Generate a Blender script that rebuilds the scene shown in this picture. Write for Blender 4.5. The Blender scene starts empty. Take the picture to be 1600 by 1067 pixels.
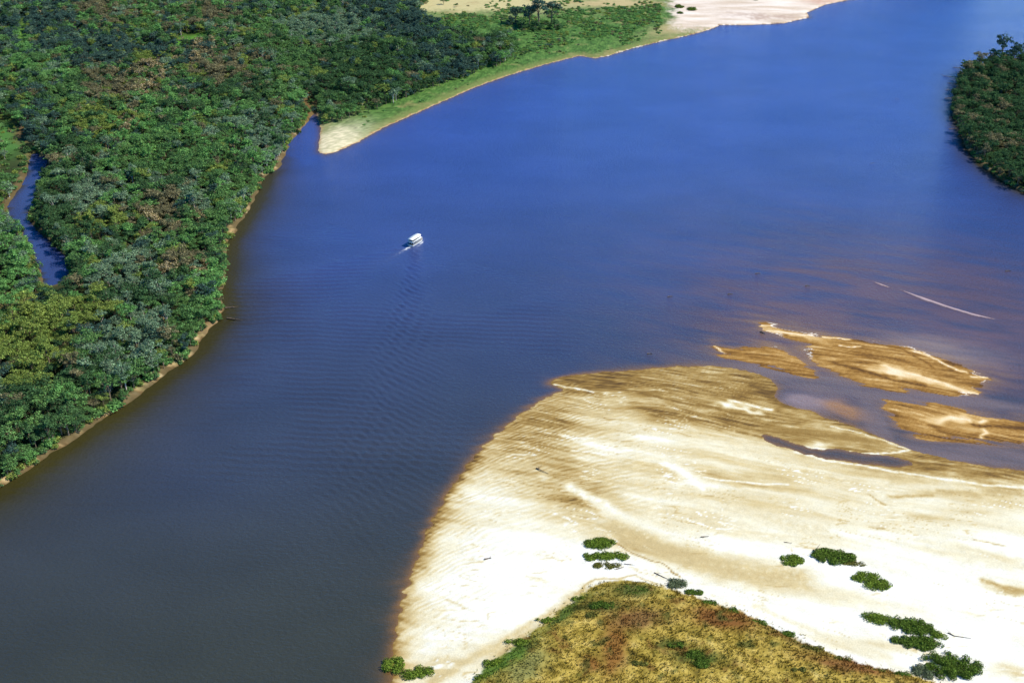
import bpy, math, random
import numpy as np
from mathutils import Vector, Euler
random.seed(7); RS = np.random.RandomState(11)
SC = bpy.context.scene
COL = SC.collection

# ------------------------------------------------------------------ camera, sky, sun
CAM_H = 320.0; PITCH = math.radians(30.0); F = 1716.0
cd = bpy.data.cameras.new('camera'); cam = bpy.data.objects.new('camera', cd); COL.objects.link(cam)
cam.location = (0, 0, CAM_H); cam.rotation_euler = (math.pi/2 - PITCH, 0, 0)
cd.sensor_width = 36.0; cd.lens = 36.0*F/1600.0; cd.clip_start = 1.0; cd.clip_end = 60000.0
SC.camera = cam

SUN_EL = math.radians(50); SUN_AZ = math.radians(86)      # azimuth clockwise from +Y
w = bpy.data.worlds.new('World'); SC.world = w; w.use_nodes = True
nt = w.node_tree; nt.nodes.clear()
sky = nt.nodes.new('ShaderNodeTexSky'); sky.sky_type = 'NISHITA'; sky.sun_disc = False
sky.sun_elevation = SUN_EL; sky.sun_rotation = SUN_AZ
sky.altitude = 300.0; sky.air_density = 1.0; sky.dust_density = 0.1; sky.ozone_density = 6.0
bg = nt.nodes.new('ShaderNodeBackground'); bg.inputs[1].default_value = 0.12
wo = nt.nodes.new('ShaderNodeOutputWorld')
hs = nt.nodes.new('ShaderNodeHueSaturation'); hs.inputs['Saturation'].default_value = 1.45; hs.inputs['Value'].default_value = 1.1
nt.links.new(sky.outputs[0], hs.inputs['Color']); nt.links.new(hs.outputs[0], bg.inputs[0]); nt.links.new(bg.outputs[0], wo.inputs[0])
sd = bpy.data.lights.new('sun', 'SUN'); sun = bpy.data.objects.new('sun', sd); COL.objects.link(sun)
sd.energy = 5.0; sd.angle = math.radians(0.53); sd.color = (1.0, 0.93, 0.79)
sdir = Vector((math.sin(SUN_AZ)*math.cos(SUN_EL), math.cos(SUN_AZ)*math.cos(SUN_EL), math.sin(SUN_EL)))
sun.rotation_euler = sdir.to_track_quat('Z', 'Y').to_euler(); sun.location = (600, 100, 800)
vs = SC.view_settings
vs.view_transform = 'Standard'; vs.look = 'None'; vs.gamma = 1.0; vs.exposure = 0.45
SC.cycles.max_bounces = 5; SC.cycles.diffuse_bounces = 2; SC.cycles.glossy_bounces = 2
SC.cycles.transmission_bounces = 2

# ------------------------------------------------------------------ measured layout -> ground
cP, sP = math.cos(PITCH), math.sin(PITCH)
def ground(px, py, z=0.0):
    """where the sight line through photograph point (px, py) meets height z"""
    dx = (px-800.0)/F; dy = -(py-533.5)/F
    dz = -sP + dy*cP; yw = cP + dy*sP
    t = (CAM_H - z)/(-dz)
    return (dx*t, yw*t)
def gpoly(pts): return np.array([ground(*p) for p in pts])
def proj(x, y, z):
    x = np.asarray(x, float); y = np.asarray(y, float); zz = np.asarray(z, float)-CAM_H
    d = y*cP - zz*sP; u = y*sP + zz*cP
    return 800.0 + F*x/d, 533.5 - F*u/d, d
def smooth_poly(P, it=2):
    for _ in range(it):
        Q = np.roll(P, -1, axis=0)
        P = np.stack([P*.75+Q*.25, P*.25+Q*.75], 1).reshape(-1, 2)
    return P

# ------------------------------------------------------------------ noise
_perm = np.random.RandomState(3).permutation(256).astype(np.int32); _perm = np.concatenate([_perm, _perm])
_ga = np.random.RandomState(5).rand(256)*2*np.pi; _gx = np.cos(_ga); _gy = np.sin(_ga)
def perlin(x, y, seed=0):
    x = np.asarray(x, float)+seed*37.17; y = np.asarray(y, float)+seed*91.7
    xi = np.floor(x).astype(np.int64); yi = np.floor(y).astype(np.int64)
    xf = x-xi; yf = y-yi; u = xf*xf*xf*(xf*(xf*6-15)+10); v = yf*yf*yf*(yf*(yf*6-15)+10)
    def g(ix, iy, fx, fy):
        h = _perm[(_perm[(xi+ix) & 255] + yi+iy) & 255]
        return _gx[h]*fx + _gy[h]*fy
    a = g(0, 0, xf, yf); b = g(1, 0, xf-1, yf); c = g(0, 1, xf, yf-1); d = g(1, 1, xf-1, yf-1)
    return (a+(b-a)*u + ((c+(d-c)*u)-(a+(b-a)*u))*v)*1.5
def fbm(x, y, o=4, seed=0):
    r = 0; a = 1; s = 0
    for i in range(o):
        r = r + a*perlin(x*2**i, y*2**i, seed+i); s += a; a *= .55
    return r/s
def sst(a, b, x):
    t = np.clip((x-a)/(b-a), 0, 1); return t*t*(3-2*t)
def sdf(x, y, P):
    """signed distance to polygon, positive inside"""
    sh = x.shape; x = x.ravel(); y = y.ravel()
    d2 = np.full(x.shape, 1e18); ins = np.zeros(x.shape, bool)
    n = len(P)
    for i in range(n):
        ax, ay = P[i]; bx, by = P[(i+1) % n]
        ex, ey = bx-ax, by-ay; L = ex*ex+ey*ey
        if L < 1e-9: continue
        t = np.clip(((x-ax)*ex+(y-ay)*ey)/L, 0, 1)
        q = (x-ax-t*ex)**2 + (y-ay-t*ey)**2
        np.minimum(d2, q, out=d2)
        if ay != by:
            c = ((ay > y) != (by > y)) & (x < ex*(y-ay)/ey+ax)
            ins ^= c
    d = np.sqrt(d2); return np.where(ins, d, -d).reshape(sh)
def inside(x, y, P):
    return sdf(np.asarray(x, float), np.asarray(y, float), np.asarray(P, float)) > 0

# ------------------------------------------------------------------ outlines (read off the photograph)
shoreL = [(-400,930),(-60,795),(0,762),(22,750),(40,735),(75,712),(110,690),(150,664),(185,640),(225,612),(262,582),
 (290,563),(308,545),(322,522),(343,500),(352,480),(345,462),(350,440),(356,415),(352,392),(360,372),(374,350),(392,325),
 (403,300),(415,275),(438,262),(446,240),(452,222),(470,205),(482,188),(493,176)]
LAND_L = np.vstack([smooth_poly(gpoly(shoreL+[(560,90),(640,-60)]),1)[1:-1], [(-150,2500),(-4000,6000),(-4000,0)]])
shoreP = [(493,176),(497,190),(500,205),(497,225),(497,239),(508,242),(525,238),(560,222),(600,200),(640,182),(690,160),
 (740,138),(790,120),(850,102),(905,88),(930,92),(950,88),(990,76),(1040,64),(1085,54),(1115,45),(1125,40),(1170,40),
 (1225,37),(1265,28),(1262,20),(1290,8),(1330,0),(1400,-18),(1500,-60)]
LAND_P = np.vstack([gpoly(shoreP), [(1500,3200),(3000,6500),(-3500,6500)], gpoly([(200,-60),(300,60),(440,120)])])
ISLE = smooth_poly(gpoly([(1760,380),(1650,322),(1600,300),(1575,290),(1555,276),(1530,255),(1515,240),(1505,225),(1500,205),
 (1490,185),(1488,165),(1490,145),(1497,125),(1512,108),(1545,98),(1600,92),(1700,95),(2000,150),(2000,380)]), 1)
CREEKPX = [(51,242),(46,277),(28,304),(11,329),(31,351),(48,374),(58,402),(69,424),(74,447),(95,443),(105,424),(98,402),
 (81,385),(56,365),(42,346),(37,333),(51,318),(53,292),(69,261),(70,250),(60,240)]
CREEK = smooth_poly(gpoly(CREEKPX), 1)
INLETPX = [(493,178),(482,190),(470,208),(455,226),(449,245),(440,266),(498,240),(499,205),(496,188)]
BAR = smooth_poly(gpoly([(560,1400),(604,1130),(612,1040),(618,985),(627,945),(639,905),(654,870),(668,830),(685,795),(703,765),(725,735),
 (748,705),(775,680),(800,658),(832,634),(858,618),(885,611),(866,602),(858,599),(858,598),(884,588),(925,583),(960,582),(1000,577),(1060,572),
 (1120,572),(1160,577),(1195,588),(1218,602),(1208,614),(1222,632),(1260,640),(1300,655),(1350,672),(1395,690),(1419,702),
 (1450,710),(1500,722),(1550,730),(1620,735),(1800,770),(2100,900),(2100,1500)]), 1)
CHAN = smooth_poly(gpoly([(1184,679),(1209,681),(1240,693),(1275,703),(1300,700),(1337,707),(1378,710),(1415,717),(1432,726),
 (1400,731),(1337,722),(1287,716),(1240,704),(1198,690)]), 1)
B1A = smooth_poly(gpoly([(1109,534),(1114,546),(1132,557),(1170,565),(1205,573),(1240,582),(1275,591),(1266,577),(1245,565),(1235,555),
 (1220,545),(1190,541),(1150,546),(1128,541)]), 1)
B1B = smooth_poly(gpoly([(1187,507),(1200,517),(1240,529),(1268,541),(1246,544),(1265,556),(1290,575),(1320,592),(1370,605),(1420,611),
 (1470,615),(1528,617),(1525,605),(1534,593),(1549,589),(1515,580),(1490,568),(1465,558),(1440,550),(1410,542),(1370,537),
 (1330,530),(1290,527),(1240,517),(1200,506)]), 1)
B2 = smooth_poly(gpoly([(1377,627),(1400,626),(1450,630),(1500,640),(1560,652),(1600,660),(1700,672),(1700,700),(1600,694),(1550,691),
 (1490,686),(1440,684),(1418,673),(1400,657),(1386,641)]), 1)
LINE = gpoly([(1405,452),(1440,464),(1480,478),(1520,490),(1556,499),(1520,493),(1480,481),(1440,468)])
LINE2 = gpoly([(1356,437),(1378,444),(1396,451),(1376,446)])
ORNG = gpoly([(1288,632),(1310,629),(1340,640),(1352,652),(1330,652),(1305,646)])
PINK = gpoly([(1228,625),(1240,614),(1262,612),(1285,620),(1300,634),(1280,642),(1250,640)])
GRASSPX = [(560,1300),(690,1110),(735,1070),(760,1045),(800,1015),(840,985),(870,962),(900,940),(925,920),(960,911),(1000,912),(1050,926),(1090,938),
 (1120,948),(1160,962),(1200,980),(1250,1005),(1300,1027),(1350,1042),(1400,1056),(1450,1064),(1560,1120),(1700,1300)]
GRASS = smooth_poly(gpoly(GRASSPX), 1)

# ------------------------------------------------------------------ land height and the ground's own colours
def warp(x, y, a, s, seed):
    return x + a*fbm(x/s, y/s, 3, seed), y + a*fbm(x/s, y/s, 3, seed+9)

def blob(px, py, cx, cy, rx, ry, ang=0):
    a = math.radians(ang); c, s = math.cos(a), math.sin(a)
    u = ((px-cx)*c + (py-cy)*s)/rx; v = (-(px-cx)*s + (py-cy)*c)/ry
    return np.exp(-(u*u+v*v))

def fields(x, y):
    x2, y2 = warp(x, y, 3.2, 17, 1)
    x3, y3 = warp(x, y, 1.6, 7, 4)
    f = {}
    dL = np.minimum(sdf(x2, y2, LAND_L), 400); dP = sdf(x3, y3, LAND_P); dI = sdf(x2, y2, ISLE)
    dC = sdf(x3, y3, CREEK) + 1.8
    f['L'] = np.minimum(dL, -dC); f['P'] = dP; f['I'] = dI; f['C'] = dC
    f['S'] = np.minimum(sdf(x3, y3, BAR), -sdf(x3, y3, CHAN))
    ph = y - 22*(1-np.exp(-np.clip(f['S'], 0, 200)/30.)) - .30*x + 3.2*fbm(x/19, y/19, 3, 33)
    f['S'] = f['S'] + 1.1*np.sin(2*np.pi*ph/7.3)*sst(60, -10, x)*(.5+.8*perlin(x/20, y/20, 36)) + .8*fbm(x/6, y/6, 3, 37)
    # braided bars: ragged streaky outline
    ux = x*.94+y*-.34; vy = x*.34+y*.94
    rag = 9*fbm(ux/26, vy/4.2, 3, 21)
    f['B'] = np.maximum(np.maximum(sdf(x, y, B1A), sdf(x, y, B1B)), sdf(x, y, B2)) + np.minimum(rag+.8, 2.6)
    f['LN'] = np.maximum(sdf(x, y, LINE), sdf(x, y, LINE2)-.2)
    f['G'] = sdf(x3, y3, GRASS)
    return f

def height(x, y, f):
    bankL = 1.9*sst(-.5, 3.0, f['L']) + 1.2*sst(8, 90, f['L'])
    hP = 1.1*sst(-.5, 9, f['P']) + 1.8*sst(8, 60, f['P'])
    hI = 1.6*sst(-.5, 3.0, f['I'])
    hL = np.where(f['L'] > -2.5, bankL + .9*np.minimum(f['L'], 0), -3)
    hPp = np.where(f['P'] > -3, hP + .5*np.minimum(f['P'], 0), -3)
    hIi = np.where(f['I'] > -3, hI + .9*np.minimum(f['I'], 0), -3)
    hS = np.where(f['S'] > 0, .05+.9*sst(0, 45, f['S'])+.5*sst(40, 110, f['S']), .18*f['S'])
    # low dunes that run obliquely off the river edge
    ds = np.clip(f['S'], 0, 200)
    psi = y + 26*(1-np.exp(-ds/30.)) * -1.0 + 3.2*fbm(x/19, y/19, 3, 33)
    f['psi'] = psi - .30*x
    rip = np.sin(2*np.pi*f['psi']/3.5)*(.55+1.1*fbm(x/12, y/5, 2, 34))
    f['rip'] = rip
    hS = hS + np.where(f['S'] > 0, .07*rip*np.exp(-ds/60.)*sst(3, 14, ds), 0) + .10*fbm(x/9, y/4, 3, 40)*sst(5, 16, ds)
    hB = np.where(f['B'] > 0, .03+.16*sst(0, 8, f['B']), .12*f['B'])
    hN = np.where(f['LN'] > -.5, .10+.3*f['LN'], -3)
    hG = 3.0*sst(-1.5, 9, f['G'])*(1+.25*fbm(x/14, y/14, 3, 50)) 
    h = np.maximum.reduce([hL, hPp, hIi, hS, hB, hN])
    h = np.where(f['G'] > -1.5, np.maximum(h, 0)+hG, h)
    land = (f['L'] > 3) | (f['I'] > 3)
    h = h + np.where(land, .5*fbm(x/8, y/8, 3, 60), 0)
    h = np.where(f['C'] > 0, np.minimum(h, -.3-.3*f['C']), h)
    return np.clip(h, -3.0, 50)

STROKES = [  # crest and scour lines of the sand: outline points, half width in metres, tone
 ([(866,600),(895,606),(930,613)],.8,0), ([(895,705),(945,713)],.5,0), ([(1100,748),(1150,755),(1230,759)],.7,.02), ([(1040,728),(1075,743),(1095,768)],1.8,.03),
 ([(1240,706),(1290,718),(1340,727),(1400,737),(1480,750),(1560,760),(1640,764)],1.1,.02), ([(1260,698),(1295,703),(1345,708),(1390,709),(1419,703)],.9,0),
 ([(1419,703),(1375,685),(1300,668)],.8,.1), ([(1140,628),(1170,633),(1205,640)],1.4,.02), ([(890,763),(940,788),(980,813),(1060,850)],3,.06),
 ([(1002,615),(1040,625),(1080,633),(1120,640),(1160,650),(1200,650)],1.3,.85), ([(1150,675),(1190,683)],1.0,.8), ([(1175,603),(1200,613),(1225,620)],2.6,.95),
 ([(1200,670),(1250,675),(1300,680),(1365,690)],3,.70), ([(961,851),(1010,878),(1035,888),(1062,905)],.4,.8), ([(1420,701),(1465,710),(1540,725),(1640,738)],.9,.97),
 ([(965,828),(1040,860),(1100,883),(1180,903),(1250,905)],6.5,.42), ([(1150,793),(1225,818),(1275,828)],5,.26), ([(1390,778),(1450,773)],1.5,.52), ([(1470,768),(1520,773)],2,.48),
 ([(1540,766),(1595,773)],2.4,.48), ([(1355,773),(1385,790)],.5,.55), ([(1520,845),(1570,855)],.5,.5), ([(1535,910),(1570,923),(1610,933)],1.6,.55),
 ([(1428,548),(1450,555),(1472,566),(1494,578),(1509,581)],1.1,0), ([(1188,508),(1219,511)],.9,0), ([(1197,517),(1231,520),(1288,527),(1328,529)],.9,.03), ([(1312,541),(1344,542)],.8,0),
 ([(1381,570),(1400,580),(1437,587),(1475,600),(1525,616)],1.6,.06), ([(1516,588),(1547,591)],.8,0), ([(1112,537),(1131,553)],1.0,.05),
 ([(1303,566),(1350,581),(1397,594),(1444,603)],1.3,1), ([(1359,534),(1412,547),(1459,575)],.9,.92), ([(1487,653),(1515,656),(1520,664),(1540,658)],1.2,.03),
 ([(1534,669),(1542,677),(1534,683)],.9,.05), ([(1381,631),(1397,659),(1416,675)],1.6,.66), ([(1519,664),(1550,666),(1640,674)],1.8,1), ([(1453,666),(1490,681)],1.6,.9),
 ([(700,1052),(760,1020),(830,978),(880,948),(915,922)],2.2,.36), ([(900,930),(930,908),(990,903),(1040,918)],.5,.5), ([(1385,1030),(1330,1010),(1260,985),(1180,950)],2.0,.20)]
def stroke_dist(x, y, pts):
    P = gpoly(pts); d2 = np.full(x.shape, 1e9)
    for (ax, ay), (bx, by) in zip(P[:-1], P[1:]):
        ex, ey = bx-ax, by-ay; t = np.clip(((x-ax)*ex+(y-ay)*ey)/(ex*ex+ey*ey), 0, 1)
        d2 = np.minimum(d2, (x-ax-t*ex)**2+(y-ay-t*ey)**2)
    return np.sqrt(d2)
def apply_strokes(t, x, y, n2, n3):
    sel = (x > -60) & (x < 380) & (y > 230) & (y < 640)
    xs, ys, ts = x[sel], y[sel], t[sel]; a, b = n2[sel], n3[sel]
    wx = xs+2.2*fbm(xs/13, ys/13, 3, 180)+.5*b; wy = ys+2.2*fbm(xs/13, ys/13, 3, 184)+.5*a
    for pts, w_, tone in STROKES:
        k = np.exp(-(stroke_dist(wx, wy, pts)/(w_*(1+.5*a)))**2)*np.clip(.85+.7*b, 0, 1)
        ts = ts + (tone-ts)*k
    t = t.copy(); t[sel] = ts; return t

def ramp(t, stops):
    t = np.clip(t, 0, 1); ps = [s[0] for s in stops]
    return np.stack([np.interp(t, ps, [s[1][k] for s in stops]) for k in range(3)], -1)
def mixc(a, b, t):
    return a + (np.asarray(b)-a)*t[..., None]

SAND = [(0, (.66,.665,.62)), (.16, (.59,.545,.39)), (.34, (.475,.385,.200)), (.55, (.320,.218,.075)), (.75, (.200,.118,.028)), (1, (.070,.038,.013))]

def ground_colour(x, y, z, f):
    px, py, _ = proj(x, y, z)
    px = px + 16*fbm(x/22, y/22, 3, 61) + 5*perlin(x/5, y/5, 62); py = py + 8*fbm(x/22, y/22, 3, 64) + 3*perlin(x/5, y/5, 65)
    n1 = fbm(x/40, y/25, 4, 70); n2 = fbm(x/9, y/6, 4, 75); n3 = fbm(x/2.2, y/2.2, 3, 79)
    # streaks that follow the flow: long along the bar, short across
    ux = x*.956-y*.29; vy = x*.29+y*.956
    vy = vy + 9*fbm(x/80, y/80, 2, 83)
    st1 = fbm(ux/45, vy/5.0, 4, 85); st2 = fbm(ux/16, vy/1.7, 3, 90)
    ds = np.clip(f['S'], 0, 400)
    t = .05 + .12*sst(860, 800, py+30*n1) + .66*np.exp(-ds/(4.5*np.clip(1+1.1*n1+.8*n2, .25, 3))) + .10*np.exp(-ds/30.)
    def put(t, b, target, k=1.0): return t + (target-t)*np.clip(b*k, 0, 1)
    for b in [((960,650,220,50,8),.27,1.2), ((1100,700,260,40,8),.24,1.2), ((935,597,90,20,0),.84,1.5), ((1125,605,120,40,6),.66,1.6),
              ((1060,648,80,13,12),.76,1), ((1180,662,120,17,14),.74,1.2), ((1215,620,40,22,12),.85,1.1),
              ((1300,690,130,16,12),.60,1.3), ((1330,693,50,7,8),.66,1), ((838,668,70,46,-30),.62,1.3), ((866,735,50,50,30),.48,1.2),
              ((905,775,60,38,20),.54,1.3), ((1000,848,55,14,18),.46,1.3), ((1080,868,70,15,14),.44,1.3), ((1170,882,80,14,8),.38,1.1),
              ((1260,745,140,14,10),.34,.9), ((1120,745,130,13,8),.42,1), ((1210,790,160,12,10),.30,.9), ((1010,720,120,18,10),.33,1),
              ((1290,930,140,10,8),.20,1), ((1500,733,120,13,7),.72,1.3), ((1420,722,60,8,7),.72,1.1), ((1560,758,60,5,5),.55,.9),
              ((1460,770,60,6,3),.33,.8), ((1540,768,40,7,2),.40,.8), ((1340,865,100,10,-5),.02,.5), ((790,900,110,75,-20),.02,1.0), ((1350,910,230,60,8),.03,.6),
              ((1590,922,32,7,6),.46,1.2), ((1390,1010,70,10,8),.24,1), ((1180,835,160,14,8),.20,.8),
              ((700,1035,70,18,-10),.30,1), ((800,1005,60,7,-38),.40,1.2), ((870,955,45,5,-36),.35,1), ((1330,1015,80,8,20),.24,1), ((1560,870,60,8,15),.22,1), ((1480,860,110,10,12),.20,1), ((1330,800,170,9,6),.26,1), ((1440,812,90,6,-8),.30,1), ((1180,905,180,13,12),.26,1), ((690,1058,90,9,-30),.34,1), ((1595,1052,40,10,10),.40,.9)]:
        t = put(t, blob(px, py, *b[0]), b[1], b[2])
    t = t + .15*st1*sst(0, 12, ds)*(.5+sst(.1, .4, t)) + (.16+.22*sst(.4, .7, t))*st2*(.25+sst(.2, .5, t)) + .10*n1 + .10*n2*sst(.2, .5, t)
    ripw = np.exp(-ds/42.)*.18 + .12*blob(px, py, 930, 760, 90, 45) + .12*blob(px, py, 850, 680, 90, 60)
    ripw = ripw*sst(1250, 1000, px)*sst(1040, 930, py)*(.65+.6*n2)
    t = t + ripw*(f['rip']) + .03*n3
    band_ = fbm(ux/90, vy/16, 3, 101)
    t = t + .22*band_*sst(4, 30, ds)*sst(900, 760, py) + .05*band_
    ridge = 1-np.abs(perlin(ux/34, vy/5.5, 103)+.25*perlin(ux/9, vy/2, 104))
    lo = sst(.93, .99, ridge)*sst(-.05, .25, perlin(x/30, y/30, 105))*sst(6, 20, ds)
    t = t - .30*lo*sst(.15, .3, t)
    ridge2 = 1-np.abs(perlin(ux/30, vy/4.5+.35, 106)+.25*perlin(ux/9, vy/2, 107))
    t = t + .20*sst(.94, .99, ridge2)*sst(.0, .3, perlin(x/26, y/26, 108))*sst(6, 20, ds)
    # white crests
    for b in [((1068,738,38,8,30),.8), ((930,785,60,7,30),.6), ((1135,632,22,4,10),.9), ((1170,643,40,4,15),.8), ((1275,696,22,6,0),.8),
              ((1100,757,90,3,6),.6), ((850,747,14,5,0),.6)]:
        t = put(t, blob(px, py, *b[0]), .02, b[1])
    t = apply_strokes(t, x, y, n2, n3)
    t = np.where(f['S'] > 0, t, .8)
    c = ramp(t, SAND)
    # braided bars
    tb = .68 + .38*st2 + .48*st1 + .12*n3 + .18*np.exp(-np.clip(f['B'], 0, 9)/1.2)
    tb = put(tb, blob(px, py, 1398, 583, 30, 6, 10), .05, 1.2); tb = put(tb, blob(px, py, 1450, 594, 50, 5, 16), .22, 1)
    tb = put(tb, blob(px, py, 1480, 657, 34, 6, 0), .12, 1.0); tb = put(tb, blob(px, py, 1240, 521, 60, 4, 10), .20, .8)
    tb = put(tb, blob(px, py, 1520, 670, 40, 5, 5), .35, .8); tb = put(tb, blob(px, py, 1300, 600, 60, 5, 8), .75, .8)
    tb = apply_strokes(tb, x, y, n2, n3)
    cb = ramp(tb, SAND)*np.array([1.05, .88, .70])
    ed = .8*sst(1.1, .3, f['B'])*sst(.05, .3, perlin(x/14, y/14, 77)+.12)*sst(-2, 6, (y - ground(1300, 570)[1]) + .55*(x-ground(1300, 570)[0]))
    cb = mixc(cb, (.74,.70,.62), ed*.9)
    c = np.where(((f['B'] > -2) & (f['S'] < 0))[..., None], cb, c)
    c = mixc(c, (.34,.25,.26), sst(-.6, 0, f['LN'])*(f['S'] < 0))
    # forest floor and the cut bank
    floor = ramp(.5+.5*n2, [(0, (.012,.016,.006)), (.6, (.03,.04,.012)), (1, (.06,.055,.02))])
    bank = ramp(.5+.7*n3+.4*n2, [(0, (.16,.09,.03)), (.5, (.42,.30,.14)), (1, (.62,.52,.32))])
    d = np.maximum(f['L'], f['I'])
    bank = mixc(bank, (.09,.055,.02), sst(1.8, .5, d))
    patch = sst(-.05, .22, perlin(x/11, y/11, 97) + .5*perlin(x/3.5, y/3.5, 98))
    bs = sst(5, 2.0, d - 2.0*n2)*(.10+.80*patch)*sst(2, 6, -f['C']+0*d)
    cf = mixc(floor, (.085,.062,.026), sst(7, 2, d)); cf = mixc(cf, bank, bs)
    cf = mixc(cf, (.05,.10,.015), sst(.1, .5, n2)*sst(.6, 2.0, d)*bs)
    for b, cc in [((298,62,34,7,-10),(.07,.20,.02)), ((35,62,12,28,10),(.09,.20,.03)), ((12,215,30,26,0),(.05,.14,.03)), ((35,205,14,20,0),(.10,.07,.03)),
                  ((480,165,18,30,0),(.12,.08,.03)), ((3,125,18,12,0),(.12,.08,.03)), ((25,470,35,14,-25),(.10,.09,.03)), ((337,512,16,12,0),(.20,.13,.06))]:
        cf = mixc(cf, cc, np.clip(blob(px, py, *b)*1.6, 0, 1))
    # far meadow
    g = ramp(.5+.5*n2+.3*n3, [(0, (.030,.076,.015)), (.5, (.055,.130,.024)), (1, (.105,.15,.040))])
    g = g*(1+.9*n3+.5*n2)[..., None]
    g = mixc(g, (.15,.17,.05), np.clip(sst(16, 4, f['P']+4*n2), 0, 1)*.8)
    g = mixc(g, (.42,.37,.18), np.clip(blob(px, py, 740, 5, 150, 13)*1.8, 0, 1))
    g = mixc(g, (.38,.31,.15), np.clip(blob(px, py, 960, 5, 70, 6)*1.3, 0, 1))
    g = mixc(g, (.30,.26,.12), np.clip(blob(px, py, 1070, 40, 55, 10, -15)*1.3, 0, 1))
    g = mixc(g, (.30,.22,.10), sst(.15, .5, n1+.3*n2)*.5)
    g = mixc(g, ramp(.5+.8*fbm(x/60, y/12, 3, 94), [(0, (.42,.32,.22)), (.5, (.58,.49,.40)), (1, (.68,.61,.54))]), sst(1040, 1062, px - .2*(py-20) + 10*n2)*sst(54, 40, py+8*n3))
    g = mixc(g, (.36,.26,.20), np.clip(blob(px, py, 1200, 26, 60, 4, 3)*1.1, 0, 1)*.8)
    g = mixc(g, (.45,.25,.18), np.clip(blob(px, py, 1290, 2, 28, 4, 0)*1.1, 0, 1)*.7)
    tip = np.clip(blob(px, py, 520, 225, 46, 22, -20)*1.8, 0, 1)
    g = mixc(g, (.62,.55,.36), tip*(.6+.4*sst(-.2, .3, n3)))
    edge = sst(2.8, .8, f['P'] + 2.2*n2 + 1.0*n3)
    g = mixc(g, np.stack([.36+.3*n3, .24+.25*n3, .12+.18*n3], -1), edge)
    rocks = edge*sst(.15, .4, perlin(x/6, y/3, 91))*sst(910, 960, px)
    g = mixc(g, (.70,.60,.48), rocks); g = mixc(g, (.14,.07,.03), edge*sst(.15, .4, perlin(x/7, y/3, 93))*sst(880, 930, px)*.8)
    isP = (f['P'] > -3) & (f['P'] > f['L'] - 1e3*(px > 640)) & ((f['L'] < 4) | (px > 560))
    isF = ((f['L'] > -3) | (f['I'] > -3)) & ~isP
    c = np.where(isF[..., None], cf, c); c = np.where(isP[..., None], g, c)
    # dry grass mound
    n4 = fbm(x/4.5, y/4.5, 3, 130)
    gm = ramp(.46+.6*n2+.36*n4+.22*n3, [(0, (.085,.065,.012)), (.3, (.24,.175,.025)), (.6, (.43,.32,.068)), (1, (.55,.43,.14))])
    for b, cc in [((1130,965,50,14,10),(.16,.06,.015)), ((960,1010,20,45,10),(.20,.09,.02)), ((1000,965,40,16,0),(.17,.09,.03)), ((1085,1025,40,12,5),(.07,.09,.015)),
                  ((1055,1008,18,7,0),(.04,.07,.01)), ((985,922,34,11,0),(.07,.09,.02)), ((940,945,22,9,0),(.09,.09,.02)), ((1330,1040,70,10,12),(.17,.07,.02)),
                  ((920,1038,14,10,0),(.2,.09,.02)), ((820,1040,40,20,-35),(.20,.20,.06)), ((1240,1000,60,8,25),(.15,.10,.02)), ((780,1035,60,12,-38),(.08,.16,.02)),
                  ((885,955,40,7,-38),(.08,.13,.02))]:
        gm = mixc(gm, cc, np.clip(blob(px, py, *b)*1.3*(1+.7*n2), 0, .92))
    gm = mixc(gm, (.05,.065,.012), sst(.16, .40, fbm(x/7, y/7, 4, 120))*.75); gm = mixc(gm, (.13,.06,.014), sst(.18, .45, fbm(x/9, y/9, 4, 126))*.7)
    c = mixc(c, gm, sst(-1.2, .6, f['G'] + 1.2*n3))
    return np.clip(c, .004, .85)

# ------------------------------------------------------------------ mesh helpers
def axis(segs):
    out = [segs[0][0]]
    for a, b, s0, s1 in segs:
        p = a
        while p < b-1e-6:
            k = (p-a)/(b-a); p += s0+(s1-s0)*k; out.append(min(p, b))
    return np.unique(np.round(np.array(out), 4))
def grid_mesh(name, X, Y, Z, colour=None, extra=None):
    ny, nx = X.shape
    me = bpy.data.meshes.new(name)
    co = np.stack([X, Y, Z], -1).reshape(-1, 3).astype(np.float32)
    idx = np.arange(nx*ny, dtype=np.int32).reshape(ny, nx)
    q = np.stack([idx[:-1, :-1], idx[:-1, 1:], idx[1:, 1:], idx[1:, :-1]], -1).reshape(-1)
    me.vertices.add(len(co)); me.vertices.foreach_set('co', co.ravel())
    nf = len(q)//4
    me.loops.add(len(q)); me.loops.foreach_set('vertex_index', q)
    me.polygons.add(nf); me.polygons.foreach_set('loop_start', np.arange(0, nf*4, 4, dtype=np.int32))
    me.polygons.foreach_set('use_smooth', np.ones(nf, bool))
    if colour is not None:
        a = me.color_attributes.new('Tone', 'FLOAT_COLOR', 'POINT')
        a.data.foreach_set('color', np.concatenate([colour.reshape(-1, 3), np.ones((nx*ny, 1))], 1).astype(np.float32).ravel())
    for k, v in (extra or {}).items():
        a = me.attributes.new(k, 'FLOAT', 'POINT'); a.data.foreach_set('value', v.astype(np.float32).ravel())
    me.update(calc_edges=True)
    return me
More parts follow.
